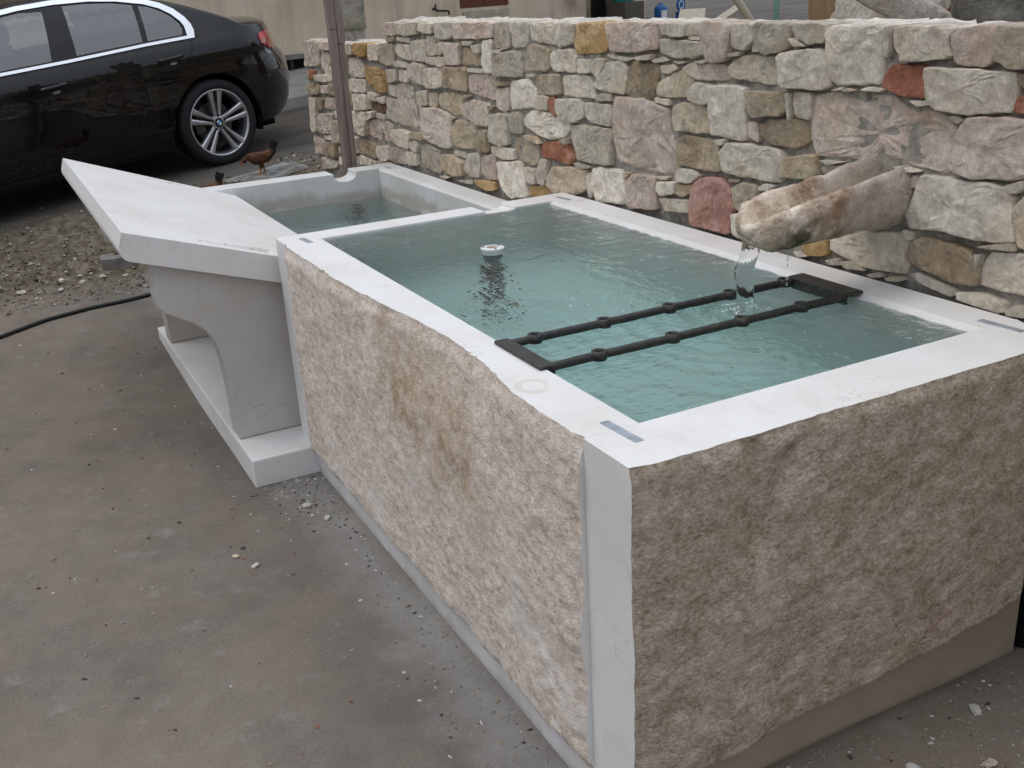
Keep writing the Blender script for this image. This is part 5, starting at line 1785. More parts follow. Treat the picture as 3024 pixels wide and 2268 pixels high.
# door handles with their hollows
def handle(u0, z0):
    for s in (1, -1):
        P = []
        for i in range(9):
            t = i / 8
            u = u0 + 0.105 - 0.21 * t; z = z0 + 0.004 - 0.012 * (1 - t)
            P.append((u, s * (body_y(u, z) + 0.008 + 0.026 * math.sin(math.pi * min(1, max(0, t)))) , z))
        v, f = tube_vf(P, [0.010, 0.013, 0.014, 0.014, 0.014, 0.014, 0.015, 0.015, 0.012], 10, squash=(0.7, 1.0))
        h = obj('door_handle', v, f, PAINT, car, smooth=True)
    cup = [(u0 + 0.075 * math.cos(a), z0 - 0.012 + 0.038 * math.sin(a)) for a in np.linspace(0, 2 * math.pi, 18, endpoint=False)]
    patch('handle_cup', cup, [], 0.0062, BLACKTRIM, car, 0.03)
    cap = [(u0 - 0.012 + 0.030 * math.cos(a), z0 - 0.040 + 0.011 * math.sin(a)) for a in np.linspace(0, 2 * math.pi, 12, endpoint=False)]
    patch('handle_recess_glint', cap, [], 0.0085, plain('recess_glint_paint', (0.35, 0.36, 0.38), 0.2, 0.5, 0.6), car, 0.03)  # pale oval painted in for the glint low in the handle hollow
handle(0.295, 0.868)
handle(1.195, 0.834)

# tail lamp, sill strip, bumper seam
LAMP = NT('tail_lamp_red'); LAMP.set((0.42, 0.012, 0.010), 0.08, 0.6); LAMP.b.inputs['Coat Weight'].default_value = 1.0
LAMPU = plain('tail_lamp_upper', (0.62, 0.06, 0.05), 0.10, 0.6)
patch('tail_lamp', [(-.520, .892), (-.545, .915), (-.66, .922), (-.80, .915), (-.83, .84), (-.80, .775), (-.700, .770), (-.585, .815), (-.535, .845)], [], 0.006, LAMP.m, car, 0.025)
patch('tail_lamp_band', [(-.525, .893), (-.545, .913), (-.66, .919), (-.66, .875), (-.54, .865)], [], 0.0085, LAMPU, car, 0.025)
patch('reflection_patch', [(-.565, .808), (-.66, .762), (-.675, .735), (-.60, .748), (-.572, .778)], [], 0.005, plain('pale_reflection_paint', (0.20, 0.21, 0.22), 0.15, 0.6), car, 0.02)  # pale patch paints a reflection on the body below the tail lamp
patch('bumper_seam', [(-.23, .630), (-.232, .622), (-.42, .680), (-.64, .738), (-.64, .744), (-.42, .686)], [], 0.0025, BLACKTRIM, car, 0.03)
patch('door_seam', [(1.0415, .966), (1.0335, .966), (1.0315, .90), (1.0445, .77), (1.0435, .60), (1.0335, .40), (1.0295, .285), (1.0375, .285), (1.0415, .40), (1.0515, .60), (1.0525, .77), (1.0395, .90)], [], 0.0052, BLACKTRIM, car, 0.05)
patch('sill_trim', [(.40, .245), (2.42, .235), (2.42, .268), (.40, .272)], [], 0.004, BLACKTRIM, car, 0.05)
patch('fuel_flap_seam', [(-.02, .99), (.075, .99), (.078, .965), (.10, .90), (.20, .735), (.196, .73), (.092, .895), (.066, .96)], [], 0.002, BLACKTRIM, car, 0.03)

# wheel wells, floor and cabin so that nothing shows through
WELL = plain('wheel_well', (0.006, 0.006, 0.006), 0.9, 0.1)
for c in (0.0, WB_):
    P = [(c + RA * 1.03 * math.cos(a), .33 + RA * 1.03 * math.sin(a)) for a in np.linspace(-0.35, math.pi + 0.35, 25)]
    for s in (1, -1):
        V = [(p[0], s * 0.875, p[1]) for p in P] + [(p[0], s * 0.50, p[1]) for p in P]
        n = len(P)
        F = [(i, i + 1, n + i + 1, n + i) for i in range(n - 1)] + [tuple(range(n, 2 * n))]
        obj('wheel_liner', V, F, WELL, car)
box('underbody', -0.60, 3.10, -0.68, 0.68, 0.19, 0.32, WELL, car)
box('cabin_floor', 0.05, 2.5, -0.74, 0.74, 0.31, 0.62, DARKSEAT, car)
def seat(u, y, w, rear=False):
    P = [(u, 0.60), (u + 0.02, 0.95), (u - 0.10, 1.12), (u - 0.16, 1.13), (u - 0.10, 0.90), (u - 0.12, 0.60)]
    extrude('seat_back', P, 1, y - w / 2, y + w / 2, DARKSEAT, car, 0.03)
    v, f = lathe_vf([(0.0, -0.08), (0.07, -0.075), (0.095, -0.03), (0.095, 0.05), (0.07, 0.09), (0.0, 0.10)], 16)
    obj('head_rest', [(q[0] * 0.55 + u - 0.16, q[1] * 1.3 + y, q[2] + 1.20) for q in v], f, DARKSEAT, car, smooth=True)
seat(1.42, 0.37, 0.48); seat(1.42, -0.37, 0.48)
seat(0.52, 0.36, 0.55); seat(0.52, -0.36, 0.55)

# wheels
def spoke_vf(sgn):
    """one bar of a double spoke, pointing up (z), face towards +y"""
    a = [(0.050, 0.004, 0.030), (0.085, 0.009, 0.026), (0.150, 0.0135, 0.034), (0.205, 0.016, 0.043), (0.240, 0.017, 0.052)]
    V, F = [], []
    for r, o0, w in a:
        x0, x1 = sgn * o0, sgn * (o0 + w * 0.95)
        yf = -0.030 + 0.022 * (r / 0.24) ** 1.2
        V += [(x0, yf - 0.006, r), (x0 + (x1 - x0) * 0.25, yf, r), (x0 + (x1 - x0) * 0.75, yf, r), (x1, yf - 0.008, r), (x1, yf - 0.040, r), (x0, yf - 0.040, r)]
    n = 6
    for i in range(len(a) - 1):
        for k in range(n):
            k2 = (k + 1) % n
            f = (i * n + k, i * n + k2, (i + 1) * n + k2, (i + 1) * n + k)
            F.append(f if sgn > 0 else f[::-1])
    return V, F
ROUNDEL_B = plain('roundel_blue', (0.05, 0.22, 0.50), 0.3)
ROUNDEL_W = plain('roundel_white', (0.70, 0.72, 0.74), 0.3)
DISC = plain('brake_disc', (0.10, 0.10, 0.10), 0.35, 0.5, 0.8)
def make_wheel():
    v, f = lathe_vf([(0.250, -0.012), (0.262, -0.004), (0.285, 0.002), (0.310, -0.006), (0.324, -0.022), (0.330, -0.045), (0.330, -0.185), (0.320, -0.210), (0.285, -0.226), (0.250, -0.215)], 64, 'Y')
    t = obj('wheel', v, f, RUBBER, car, smooth=True)
    v, f = lathe_vf([(0.228, -0.055), (0.236, -0.024), (0.243, -0.008), (0.252, -0.004), (0.256, -0.010), (0.252, -0.018), (0.244, -0.030), (0.236, -0.06), (0.228, -0.20), (0.250, -0.216)], 64, 'Y')
    obj('rim', v, f, ALLOY, t, smooth=True)
    for i in range(5):
        a = 2 * math.pi * i / 5
        for s in (1, -1):
            vv, ff = spoke_vf(s)
            m = Matrix.Rotation(a, 4, 'Y')
            obj('spoke', [m @ Vector(q) for q in vv], ff, ALLOY, t)
        vv, ff = lathe_vf([(0.0, -0.052), (0.011, -0.052), (0.012, -0.028), (0.009, -0.0265), (0.0, -0.0262)], 10, 'Y')
        m = Matrix.Rotation(a, 4, 'Y') @ Matrix.Translation((0, 0, 0.056))
        obj('bolt_hole', [m @ Vector(q) for q in vv], ff, BLACKTRIM, t)
    v, f = lathe_vf([(0.058, -0.075), (0.060, -0.036), (0.052, -0.030), (0.036, -0.029)], 32, 'Y')
    obj('hub', v, f, ALLOY, t, smooth=True)
    # centre cap: black ring with two blue and two white quarters
    V, F, MI = [], [], []
    n = 32
    for r, y in ((0.0, -0.0245), (0.021, -0.0250), (0.0215, -0.0248), (0.033, -0.0260), (0.036, -0.030)):
        for k in range(n):
            a = 2 * math.pi * k / n
            V.append((r * math.cos(a), y, r * math.sin(a)))
    for i in range(4):
        for k in range(n):
            k2 = (k + 1) % n
            F.append((i * n + k, (i + 1) * n + k, (i + 1) * n + k2, i * n + k2))
            MI.append((1 if (k // 8) % 2 else 2) if i == 0 else 0)
    obj('centre_cap', V, [q[::-1] for q in F] if False else F, [BLACKTRIM, ROUNDEL_B, ROUNDEL_W], t, mat_idx=MI)
    v, f = lathe_vf([(0.0, -0.105), (0.155, -0.105), (0.160, -0.110), (0.160, -0.120), (0.0, -0.120)], 40, 'Y')
    obj('brake_disc', v, f, DISC, t, smooth=False)
    v, f = box_vf(-0.05, 0.05, -0.13, -0.085, 0.09, 0.175)
    m = Matrix.Rotation(R_(100), 4, 'Y')
    bevel(obj('brake_caliper', [m @ Vector(q) for q in v], f, DISC, t), 0.008)
    return t
w0 = make_wheel()
w0.location = (0, HWD, 0.33)
w0.rotation_euler = (0, R_(-4), 0)
for (u, y, rz) in ((WB_, HWD, 0), (0, -HWD, math.pi), (WB_, -HWD, math.pi)):
    w = w0.copy(); COL.objects.link(w); w.parent = car
    w.location = (u, y, 0.33); w.rotation_euler = (0, R_(random.uniform(-30, 30)), rz)
    for ch in list(w0.children):
        c = ch.copy(); COL.objects.link(c); c.parent = w

# ------------------------------------------------------------------ far house
house = thing('house', 'beige rendered house across the street behind the car', 'house')
def fbox(name, s0, s1, d0, d1, z0, z1, mat, parent=None, bev=0.0):
    v, f = box_vf(s0, s1, -d1, -d0, z0, z1)
    V = [tuple(FP + E1 * a + E2 * b + Vector((0, 0, c))) for a, b, c in v]
    o = obj(name, V, f, mat, parent)
    if bev: bevel(o, bev)
    return o
def wall_with_holes(name, s0, s1, z0, z1, holes, d, t, mat, parent):
    """front wall as a grid of boxes' front faces with openings cut through, thickness t"""
    ss_ = sorted(set([s0, s1] + [h[0] for h in holes] + [h[1] for h in holes]))
    zz_ = sorted(set([z0, z1] + [h[2] for h in holes] + [h[3] for h in holes]))
    V, F = [], []
    def quad(a, b, c, e):
        i = len(V); V.extend([a, b, c, e]); F.append((i, i + 1, i + 2, i + 3))
    for i in range(len(ss_) - 1):
        for j in range(len(zz_) - 1):
            sm, zm = (ss_[i] + ss_[i + 1]) / 2, (zz_[j] + zz_[j + 1]) / 2
            if any(h[0] < sm < h[1] and h[2] < zm < h[3] for h in holes): continue
            quad(fpt(ss_[i], d, zz_[j]), fpt(ss_[i + 1], d, zz_[j]), fpt(ss_[i + 1], d, zz_[j + 1]), fpt(ss_[i], d, zz_[j + 1]))
    for h in holes:
        a, b, c, e = h
        quad(fpt(a, d, c), fpt(b, d, c), fpt(b, d - t, c), fpt(a, d - t, c))
        quad(fpt(a, d, e), fpt(a, d - t, e), fpt(b, d - t, e), fpt(b, d, e))
        quad(fpt(a, d, c), fpt(a, d - t, c), fpt(a, d - t, e), fpt(a, d, e))
        quad(fpt(b, d, c), fpt(b, d, e), fpt(b, d - t, e), fpt(b, d - t, c))
    return obj(name, V, F, mat, parent)
wall_with_holes('facade', -11.0, 5.15, 0.2, 6.2, [(-0.16, 0.44, 0.48, 0.925), (2.66, 3.57, 1.335, 2.75), (-3.4, -2.4, 1.7, 3.1)], 0.0, 0.22, STUCCO, house)
fbox('side_wall', 5.10, 5.14, -7.0, -0.02, 0.2, 6.2, STUCCO, house)
fbox('roof', -11.4, 5.55, -7.6, 0.55, 6.2, 6.45, plain('roof_tiles', (0.28, 0.13, 0.08), 0.85, 0.2, var=0.3), house)
SHUT = mat_wood('brown_shutter_paint', (0.115, 0.040, 0.024), (0.155, 0.062, 0.040), (6, 6, 1))
for a, b in ((2.665, 3.108), (3.122, 3.565)):
    fbox('shutter', a, b, -0.06, -0.02, 1.345, 2.74, SHUT, house, 0.008)
SILL = plain('pale_sill_stone', (0.42, 0.37, 0.28), 0.9, 0.15, var=0.3, vscale=9, bump=0.6)
fbox('window_sill', 2.70, 3.53, 0.0, 0.035, 1.13, 1.300, SILL, house, 0.006)
fbox('lintel', -0.24, 0.50, 0.0, 0.06, 0.930, 0.985, plain('grey_lintel', (0.20, 0.185, 0.165), 0.9, 0.2, var=0.2), house, 0.006)
fbox('cellar_window', -0.16, 0.44, -0.20, -0.16, 0.48, 0.925, plain('dark_cellar', (0.012, 0.011, 0.010), 0.7), house)
fbox('cellar_frame', 0.02, 0.07, -0.15, -0.10, 0.48, 0.925, plain('weathered_frame', (0.10, 0.085, 0.07), 0.8), house)
fbox('shutter', -3.39, -2.41, -0.06, -0.02, 1.71, 3.09, SHUT, house, 0.008)
# cranked iron bracket fixed to the facade
def fp_(s, d, z): return Vector(fpt(s, d, z))
v1, f1 = tube_vf([fp_(2.195, 0.05, 1.415), fp_(2.197, 0.05, 1.345), fp_(2.20, 0.06, 1.338), fp_(2.375, 0.09, 1.325), fp_(2.385, 0.09, 1.318), fp_(2.385, 0.09, 1.275)], 0.013, 8)
v2, f2 = tube_vf([fp_(2.197, -0.01, 1.36), fp_(2.197, 0.06, 1.36)], 0.016, 8)
v, f = merge([(v1, f1), (v2, f2)])
tag(obj('iron_hook', v, f, BLACKP, smooth=True), 'small black cranked iron hook on the beige facade', 'hook')
# downpipe at the corner
v, f = tube_vf([fp_(5.30, 0.10, 0.6), fp_(5.30, 0.10, 3), fp_(5.30, 0.10, 6.1)], 0.11, 14)
tag(obj('downpipe', v, f, BLACKP, smooth=True), 'thick dark downpipe at the corner of the beige house', 'pipe')
# outbuilding wall past the corner, in shade
out = thing('garden_wall', 'low stained rendered wall beyond the corner of the house', 'wall')
fbox('wall_panel', 5.20, 6.9, -0.55, -0.30, 0.2, 2.4, STUCCO, out)
fbox('brick_pier', 5.92, 6.10, -0.30, -0.05, 0.2, 2.2, plain('brown_brick', (0.27, 0.13, 0.08), 0.9, 0.15, var=0.3, vscale=14), out, 0.01)
fbox('stone_pier', 5.78, 5.915, -0.30, -0.02, 0.2, 2.2, plain('pale_pier', (0.33, 0.29, 0.23), 0.9, 0.15, var=0.2), out, 0.01)

def gz_f(s, d): return ground_z(fp_(s, d, 0).x, fp_(s, d, 0).y)
TEAL = plain('teal_plastic', (0.03, 0.36, 0.30), 0.4)
v, f = lathe_vf([(0.0, 0.0), (0.15, 0.0), (0.16, 0.02), (0.22, 0.26), (0.235, 0.265), (0.235, 0.28), (0.21, 0.28), (0.15, 0.03), (0.0, 0.02)], 28)
q = fp_(5.62, 0.32, 1.262)
tag(obj('plastic_tub', [(a + q.x, b + q.y, c + q.z) for a, b, c in v], f, TEAL, smooth=True), 'teal plastic tub by the corner of the beige house', 'tub')
fbox('tub_stand', 5.40, 5.84, 0.10, 0.54, gz_f(5.6, 0.3) - 0.02, 1.2615, plain('old_crate', (0.10, 0.085, 0.065), 0.9), None, 0.01)
tag(bpy.data.objects['tub_stand'], 'dark weathered block under the teal tub', 'block')
BLUE = plain('blue_plastic', (0.015, 0.10, 0.30), 0.4)
can = thing('blue_canister', 'blue canister with a white label standing on the street', 'canister')
q = fp_(6.28, 0.5, 0); gz = ground_z(q.x, q.y)
v, f = lathe_vf([(0.0, 0.0), (0.095, 0.0), (0.10, 0.01), (0.10, 0.20), (0.08, 0.235), (0.035, 0.245), (0.035, 0.275), (0.0, 0.275)], 24)
obj('body', [(a + q.x, b + q.y, c + gz) for a, b, c in v], f, BLUE, can, smooth=True)
lv, lf = [], []
for i in range(9):
    a = -2.1 + 1.1 * i / 8
    for zz in (0.06, 0.17):
        lv.append((q.x + 0.102 * math.cos(a), q.y + 0.102 * math.sin(a), gz + zz))
for i in range(8): lf.append((2 * i, 2 * i + 2, 2 * i + 3, 2 * i + 1))
obj('label', lv, lf, WHITEP, can)
# round blue sign plate leaning by the pier
v, f = lathe_vf([(0.0, -0.012), (0.10, -0.012), (0.105, -0.008), (0.105, 0.008), (0.10, 0.012), (0.0, 0.012)], 28, 'Y')
v2, f2 = lathe_vf([(0.045, 0.010), (0.05, 0.015), (0.06, 0.015), (0.065, 0.010)], 24, 'Y')
q2 = fp_(6.62, 0.62, 0)
g2 = ground_z(q2.x, q2.y)
rd = thing('cable_reel', 'small round blue and white reel beside the blue canister', 'reel')
mm = Matrix.Translation((q2.x, q2.y, g2 + 0.22)) @ Matrix.Rotation(R_(17), 4, 'Z')
obj('disc', [mm @ Vector(a) for a in v], f, BLUE, rd)
obj('ring', [mm @ Vector((a[0], -a[1], a[2])) for a in v2], [t[::-1] for t in f2], WHITEP, rd)
v, f = box_vf(-0.05, 0.05, -0.06, 0.06, -0.22, -0.10)
obj('foot', [mm @ Vector(a) for a in v], f, BLUE, rd)

# planks, poles and rubble behind the wall
PALE = mat_wood('pale_plank', (0.36, 0.31, 0.24), (0.52, 0.47, 0.38))
GREYW = mat_wood('grey_plank', (0.26, 0.25, 0.235), (0.38, 0.37, 0.35))
TANW = mat_wood('tan_plank', (0.27, 0.18, 0.10), (0.42, 0.30, 0.18))
def plank(name, p0, p1, w, t, mat, label, cat='plank', group=None):
    p0, p1 = Vector(p0), Vector(p1)
    d = (p1 - p0).normalized(); s = d.cross(Vector((0, 0, 1)))
    if s.length < .1: s = Vector((0.4, -0.9, 0))
    s.normalize(); n = s.cross(d)
    V = [p0 - s * w / 2 - n * t / 2, p0 + s * w / 2 - n * t / 2, p0 + s * w / 2 + n * t / 2, p0 - s * w / 2 + n * t / 2]
    V += [q_ + (p1 - p0) for q_ in V]
    F = [(3, 2, 1, 0), (4, 5, 6, 7), (0, 1, 5, 4), (1, 2, 6, 5), (2, 3, 7, 6), (3, 0, 4, 7)]
    o = bevel(obj(name, V, F, mat), min(0.006, t * 0.3))
    return tag(o, label, cat, group)
plank('plank', (6.0, 8.25, ground_z(6.0, 8.25) + 0.05), (7.6, 9.0, 1.21), 0.14, 0.03, PALE, 'long pale plank lying slanted on the street behind the wall')
plank('plank', (6.05, 8.0, ground_z(6.05, 8.0) + 0.03), (6.9, 9.0, 1.20), 0.30, 0.05, PALE, 'wide pale board lying by the orange lump behind the wall')
v, f = tube_vf([(4.35, 4.62, ground_z(4.35, 4.62) - 0.02), (4.12, 4.55, 1.20), (3.92, 4.72, 1.60), (3.80, 4.85, 1.85)], 0.030, 12)
tag(obj('leaning_pole', v, f, plain('beige_plastic_pipe', (0.42, 0.38, 0.29), 0.5), smooth=True), 'beige round pole leaning to the left behind the wall', 'pole')
v, f = tube_vf([(6.0, 6.53, ground_z(6.0, 6.53) - 0.05), (6.0, 6.53, 1.2), (6.0, 6.53, 2.2)], 0.028, 10)
tag(obj('thin_post', v, f, plain('green_metal_post', (0.16, 0.27, 0.22), 0.5), smooth=True), 'thin grey-green metal post standing behind the wall', 'post')
plank('plank', (3.95, 3.72, ground_z(3.95, 3.72)), (3.80, 3.62, 1.75), 0.16, 0.05, TANW, 'tan plank leaning upright behind the wall, left of a grey one')
plank('plank', (4.05, 3.60, ground_z(4.05, 3.60)), (3.90, 3.48, 1.75), 0.11, 0.045, GREYW, 'grey plank leaning upright behind the wall, right of a tan one')
# old tyre
v, f = lathe_vf([(0.20, -0.07), (0.25, -0.09), (0.30, -0.08), (0.315, 0.0), (0.30, 0.08), (0.25, 0.09), (0.20, 0.07)], 40, 'Y')
mm = Matrix.Translation((4.45, 4.18, ground_z(4.45, 4.18) + 0.315)) @ Matrix.Rotation(R_(70), 4, 'Z')
tag(obj('old_tyre', [mm @ Vector(a) for a in v], f, RUBBER, smooth=True), 'old dark tyre standing beside the leaning planks', 'tyre')

def boulder(name, loc, size, mat, label, seed, cat='stone', rot=0.0):
    bm = bmesh.new()
    bmesh.ops.create_icosphere(bm, subdivisions=4, radius=1.0)
    for q_ in bm.verts:
        c = q_.co.copy()
        k = max(abs(c.x), abs(c.y), abs(c.z))
        c = c * (0.45 + 0.55 / k)                        # between ball and block
        c *= 1 + 0.16 * fbm(c.x * 1.1 + seed, c.y * 1.1, c.z * 1.1, 4)
        q_.co = Vector((c.x * size[0], c.y * size[1], c.z * size[2]))
    mm_ = Matrix.Translation(loc) @ Euler(rot if isinstance(rot, tuple) else (0, 0, rot)).to_matrix().to_4x4()
    bm.transform(mm_)
    return tag(obj_bm(name, bm, mat, smooth=True), label, cat)
RUB1 = mat_wall_stone('rubble_pale', (0.33, 0.31, 0.28), (0.46, 0.44, 0.41), (0.58, 0.565, 0.54))
RUB2 = mat_wall_stone('rubble_dark', (0.055, 0.055, 0.05), (0.10, 0.10, 0.09), (0.17, 0.165, 0.15))
SANDM = plain('brown_sand', (0.27, 0.19, 0.115), 0.95, 0.1, var=0.35, vscale=9, bump=0.9)
def heap(name, x, y, r, h, mat, label, seed):
    V, F = [(x, y, ground_z(x, y) + h)], []
    nr, na = 14, 40
    for i in range(1, nr + 1):
        t = i / nr
        for k in range(na):
            a = 2 * math.pi * k / na
            rr = r * t * (1 + 0.12 * mnoise.noise(Vector((math.cos(a) * 2, math.sin(a) * 2, seed))))
            xx, yy = x + rr * math.cos(a), y + rr * math.sin(a)
            zz = ground_z(xx, yy) - 0.03 + h * (1 - t) ** 1.1 * (1 + 0.1 * mnoise.noise(Vector((xx * 5, yy * 5, seed)))) + 0.02 * mnoise.noise(Vector((xx * 12, yy * 12, seed)))
            V.append((xx, yy, zz))
    for k in range(na): F.append((0, 1 + k, 1 + (k + 1) % na))
    for i in range(nr - 1):
        for k in range(na):
            a, b = 1 + i * na + k, 1 + i * na + (k + 1) % na
            F.append((a, a + na, b + na, b))
    return tag(obj(name, V, F, mat, smooth=True), label, 'heap')
heap('sand_heap', 4.4, 3.85, 0.62, 0.80, SANDM, 'small brown sand heap with a grey stone behind the wall', 2.0)
heap('sand_heap', 4.6, 3.05, 0.95, 0.98, SANDM, 'large brown sand heap at the upper right behind the wall', 6.0)
boulder('rubble_stone', (4.9, 4.05, 1.22), (0.40, 0.20, 0.30), RUB1, 'pale bluish block rising behind the small sand heap', 3.1, rot=(0.3, 0.2, 0.3))
boulder('rubble_stone', (3.75, 3.05, 1.33), (0.20, 0.27, 0.21), RUB1, 'big smooth grey block lying before the large sand heap', 5.7, rot=(0.25, 0.2, 0.2))
boulder('rubble_stone', (3.6, 3.42, 1.25), (0.10, 0.12, 0.05), RUB1, 'flat pale stone between the planks and the grey block', 8.2, rot=(0, 0.2, 0.5))
boulder('rubble_stone', (3.62, 2.62, 1.32), (0.45, 0.10, 0.09), RUB1, 'long pale stone bar slanting down the large sand heap', 9.4, rot=(0.1, 0.55, -0.75))
boulder('rubble_stone', (3.85, 2.26, 1.24), (0.36, 0.30, 0.34), RUB2, 'dark mossy boulder in the upper right corner', 1.9, rot=0.6)
for nm in [o_ for o_ in bpy.data.objects if o_.name.startswith('rubble_stone')]:
    pass
box('sand_bed', 3.35, 5.6, 2.0, 4.5, 0.3, 0.86, SANDM)
tag(bpy.data.objects['sand_bed'], 'low bed of brown sand and rubble behind the wall', 'rubble')
REDD = mat_wood('red_boarding', (0.13, 0.035, 0.022), (0.20, 0.065, 0.042), (7, 7, 0.6))
rb_ = thing('red_shed', 'dark red boarded shed seen above the rubble', 'shed')
for k in range(11):
    box('board', 7.4, 7.43 + 0.004 * (k % 2), 6.05 + 0.14 * k, 6.05 + 0.14 * k + 0.134, 0.5, 2.9, REDD, rb_, 0.004)
box('back_wall', 7.45, 8.9, 6.05, 7.6, 0.5, 2.9, REDD, rb_)
boulder('orange_lump', (6.2, 8.33, ground_z(6.2, 8.33) + 0.12), (0.12, 0.12, 0.13), plain('orange_clay', (0.36, 0.13, 0.05), 0.8, var=0.25), 'rounded orange clay lump at the end of the pale boards', 4.4, 'clay lump')

# ------------------------------------------------------------------ stone gate pillar standing on the low part of the wall
pil = thing('stone_pillar', 'square grey stone pillar standing on the low end of the wall', 'pillar')
def rough_box(name, x0, x1, y0, y1, z0, z1, mat, parent, amp=0.006, n=10):
    bm = bmesh.new()
    v, f = box_vf(x0, x1, y0, y1, z0, z1)
    bv = [bm.verts.new(q_) for q_ in v]
    for q_ in f: bm.faces.new([bv[i] for i in q_])
    bmesh.ops.subdivide_edges(bm, edges=bm.edges[:], cuts=n, use_grid_fill=True)
    for q_ in bm.verts:
        c = q_.co
        q_.co = c + Vector((fbm(c.x * 14, c.y * 14, c.z * 14, 4), fbm(c.x * 14 + 5, c.y * 14, c.z * 14, 4), fbm(c.x * 14, c.y * 14 + 7, c.z * 14, 4))) * amp
    return obj_bm(name, bm, mat, parent, smooth=False)
PILM = NT('lichened_pillar_stone')
_c = PILM.ramp(PILM.noise(14, 6, 0.66), [(0.3, (0.17, 0.16, 0.125)), (0.52, (0.30, 0.28, 0.225)), (0.72, (0.41, 0.39, 0.33))])
_c = PILM.mix(PILM.ramp(PILM.noise(38, 3, 0.6), [(0.66, 0.0), (0.72, 0.9)]), _c, (0.05, 0.045, 0.04))
_z = PILM.sep()[2]
_c = PILM.mix(PILM.ramp(PILM.math('SUBTRACT', _z, 1.0), [(0.40, 0.8), (0.45, 0.0)]), _c, (0.12, 0.13, 0.055))
PILM.bump(PILM.noise(50, 5, 0.7), 0.6, 0.01); PILM.set(_c, 0.9, 0.15)
rough_box('shaft', 1.350, 1.492, 5.26, 5.42, 1.405, 2.45, PILM.m, pil)
rough_box('foot', 1.362, 1.482, 5.272, 5.41, 1.330, 1.412, MORTAR, pil, 0.003, 6)

# ------------------------------------------------------------------ timber prop against the wall
prop = thing('timber_prop', 'weathered grey-brown post of two boards standing against the wall end', 'post')
OLDW = mat_wood('weathered_timber', (0.165, 0.125, 0.105), (0.29, 0.235, 0.205))
def pboard(x0b, x1b, x0t, x1t, y0, y1, z0, z1):
    v = [(x0b, y0, z0), (x1b, y0, z0), (x1b, y1, z0), (x0b, y1, z0), (x0t, y0, z1), (x1t, y0, z1), (x1t, y1, z1), (x0t, y1, z1)]
    bevel(obj('board', v, box_vf(0, 1, 0, 1, 0, 1)[1], OLDW, prop), 0.004)
gzp = ground_z(1.03, 4.5) - 0.02
pboard(0.996, 1.034, 0.990, 1.030, 4.475, 4.53, gzp, 1.44)
pboard(1.0365, 1.070, 1.0335, 1.072, 4.482, 4.53, gzp, 1.36)
pboard(0.990, 1.0305, 0.978, 1.022, 4.472, 4.53, 1.4415, 2.3)
pboard(1.034, 1.076, 1.026, 1.088, 4.478, 4.53, 1.3615, 2.3)

# ------------------------------------------------------------------ hose
pts = []
for i in range(41):
    t = i / 40
    x = -2.6 + 2.55 * t
    y = np.interp(x, [-2.6, -1.8, -1.012, -0.762, -0.505, -0.30, -0.151, -0.05], [4.0, 4.30, 4.643, 4.80, 4.875, 4.91, 4.952, 5.02])
    pts.append((x, float(y), ground_z(x, float(y)) + 0.010))
v, f = tube_vf(pts, 0.0115, 10)
tag(obj('black_hose', v, f, HOSE, smooth=True), 'black hose curving across the dusty ground from the left', 'hose')

# low stone kerb block at the foot of the bank
rough_box('kerb_block', -0.34, -0.13, 5.55, 5.72, -0.08, 0.12, plain('grey_kerb_stone', (0.21, 0.195, 0.175), 0.9, 0.15, var=0.3, vscale=14, bump=0.6), None, 0.006, 8)
tag(bpy.data.objects['kerb_block'], 'small grey kerb stone half buried in the earth bank behind the washing slab', 'kerb stone')
# black box at the right of the trough
box('black_box', 1.215, 1.50, -0.16, 0.085, -0.12, 0.115, BLACKP, None, 0.006)
tag(bpy.data.objects['black_box'], 'black plastic box on the ground between trough and wall at the right', 'box')
# wire mesh lying on the ground under the hen
parts = []
WIRE = plain('grey_wire', (0.36, 0.36, 0.34), 0.5, 0.5, 0.4)
for i in range(22):
    a = -0.26 + 0.52 * i / 21
    for (p0, p1) in (((a, -0.17), (a, 0.17)), ((-0.26, a * 0.65), (0.26, a * 0.65))):
        pp = []
        for k in range(7):
            t = k / 6
            lx, ly = p0[0] + (p1[0] - p0[0]) * t, p0[1] + (p1[1] - p0[1]) * t
            x, y = 0.98 + lx * 0.95 - ly * 0.3, 6.30 + lx * 0.3 + ly * 0.95
            pp.append((x, y, ground_z(x, y) + 0.012 + 0.006 * mnoise.noise(Vector((x * 9, y * 9, 0)))))
        parts.append(tube_vf(pp, 0.0022, 4))
v, f = merge(parts)
tag(obj('wire_mesh', v, f, WIRE), 'piece of grey wire mesh lying on the ground under the hen', 'wire mesh')

# ------------------------------------------------------------------ hens
def hen_mat():
    n = NT('hen_plumage')
    s = n.sep()
    c = n.ramp(n.noise(26, 5, 0.7, vec=n.coord(scale=(0.7, 1, 1.4))), [(0.30, (0.030, 0.012, 0.006)), (0.52, (0.100, 0.042, 0.016)), (0.74, (0.22, 0.105, 0.04))])
    dk = n.math('MULTIPLY', n.ramp(s[2], [(0.10, 1.0), (0.155, 0.0)]), n.ramp(s[0], [(0.0, 0.0), (0.05, 1.0)]))
    c = n.mix(n.math('MULTIPLY', dk, 0.8), c, (0.022, 0.012, 0.006))
    c = n.mix(n.ramp(n.math('MULTIPLY', s[0], -1.0), [(0.075, 0.0), (0.12, 0.92)]), c, (0.016, 0.013, 0.012))
    leg = n.ramp(s[2], [(0.055, 1.0), (0.07, 0.0)])
    c = n.mix(leg, c, (0.40, 0.19, 0.05))
    n.bump(n.noise(60, 4, 0.7, vec=n.coord(scale=(0.5, 1, 1))), 0.6, 0.006)
    return n.set(c, 0.75, 0.25)
HENM = hen_mat()
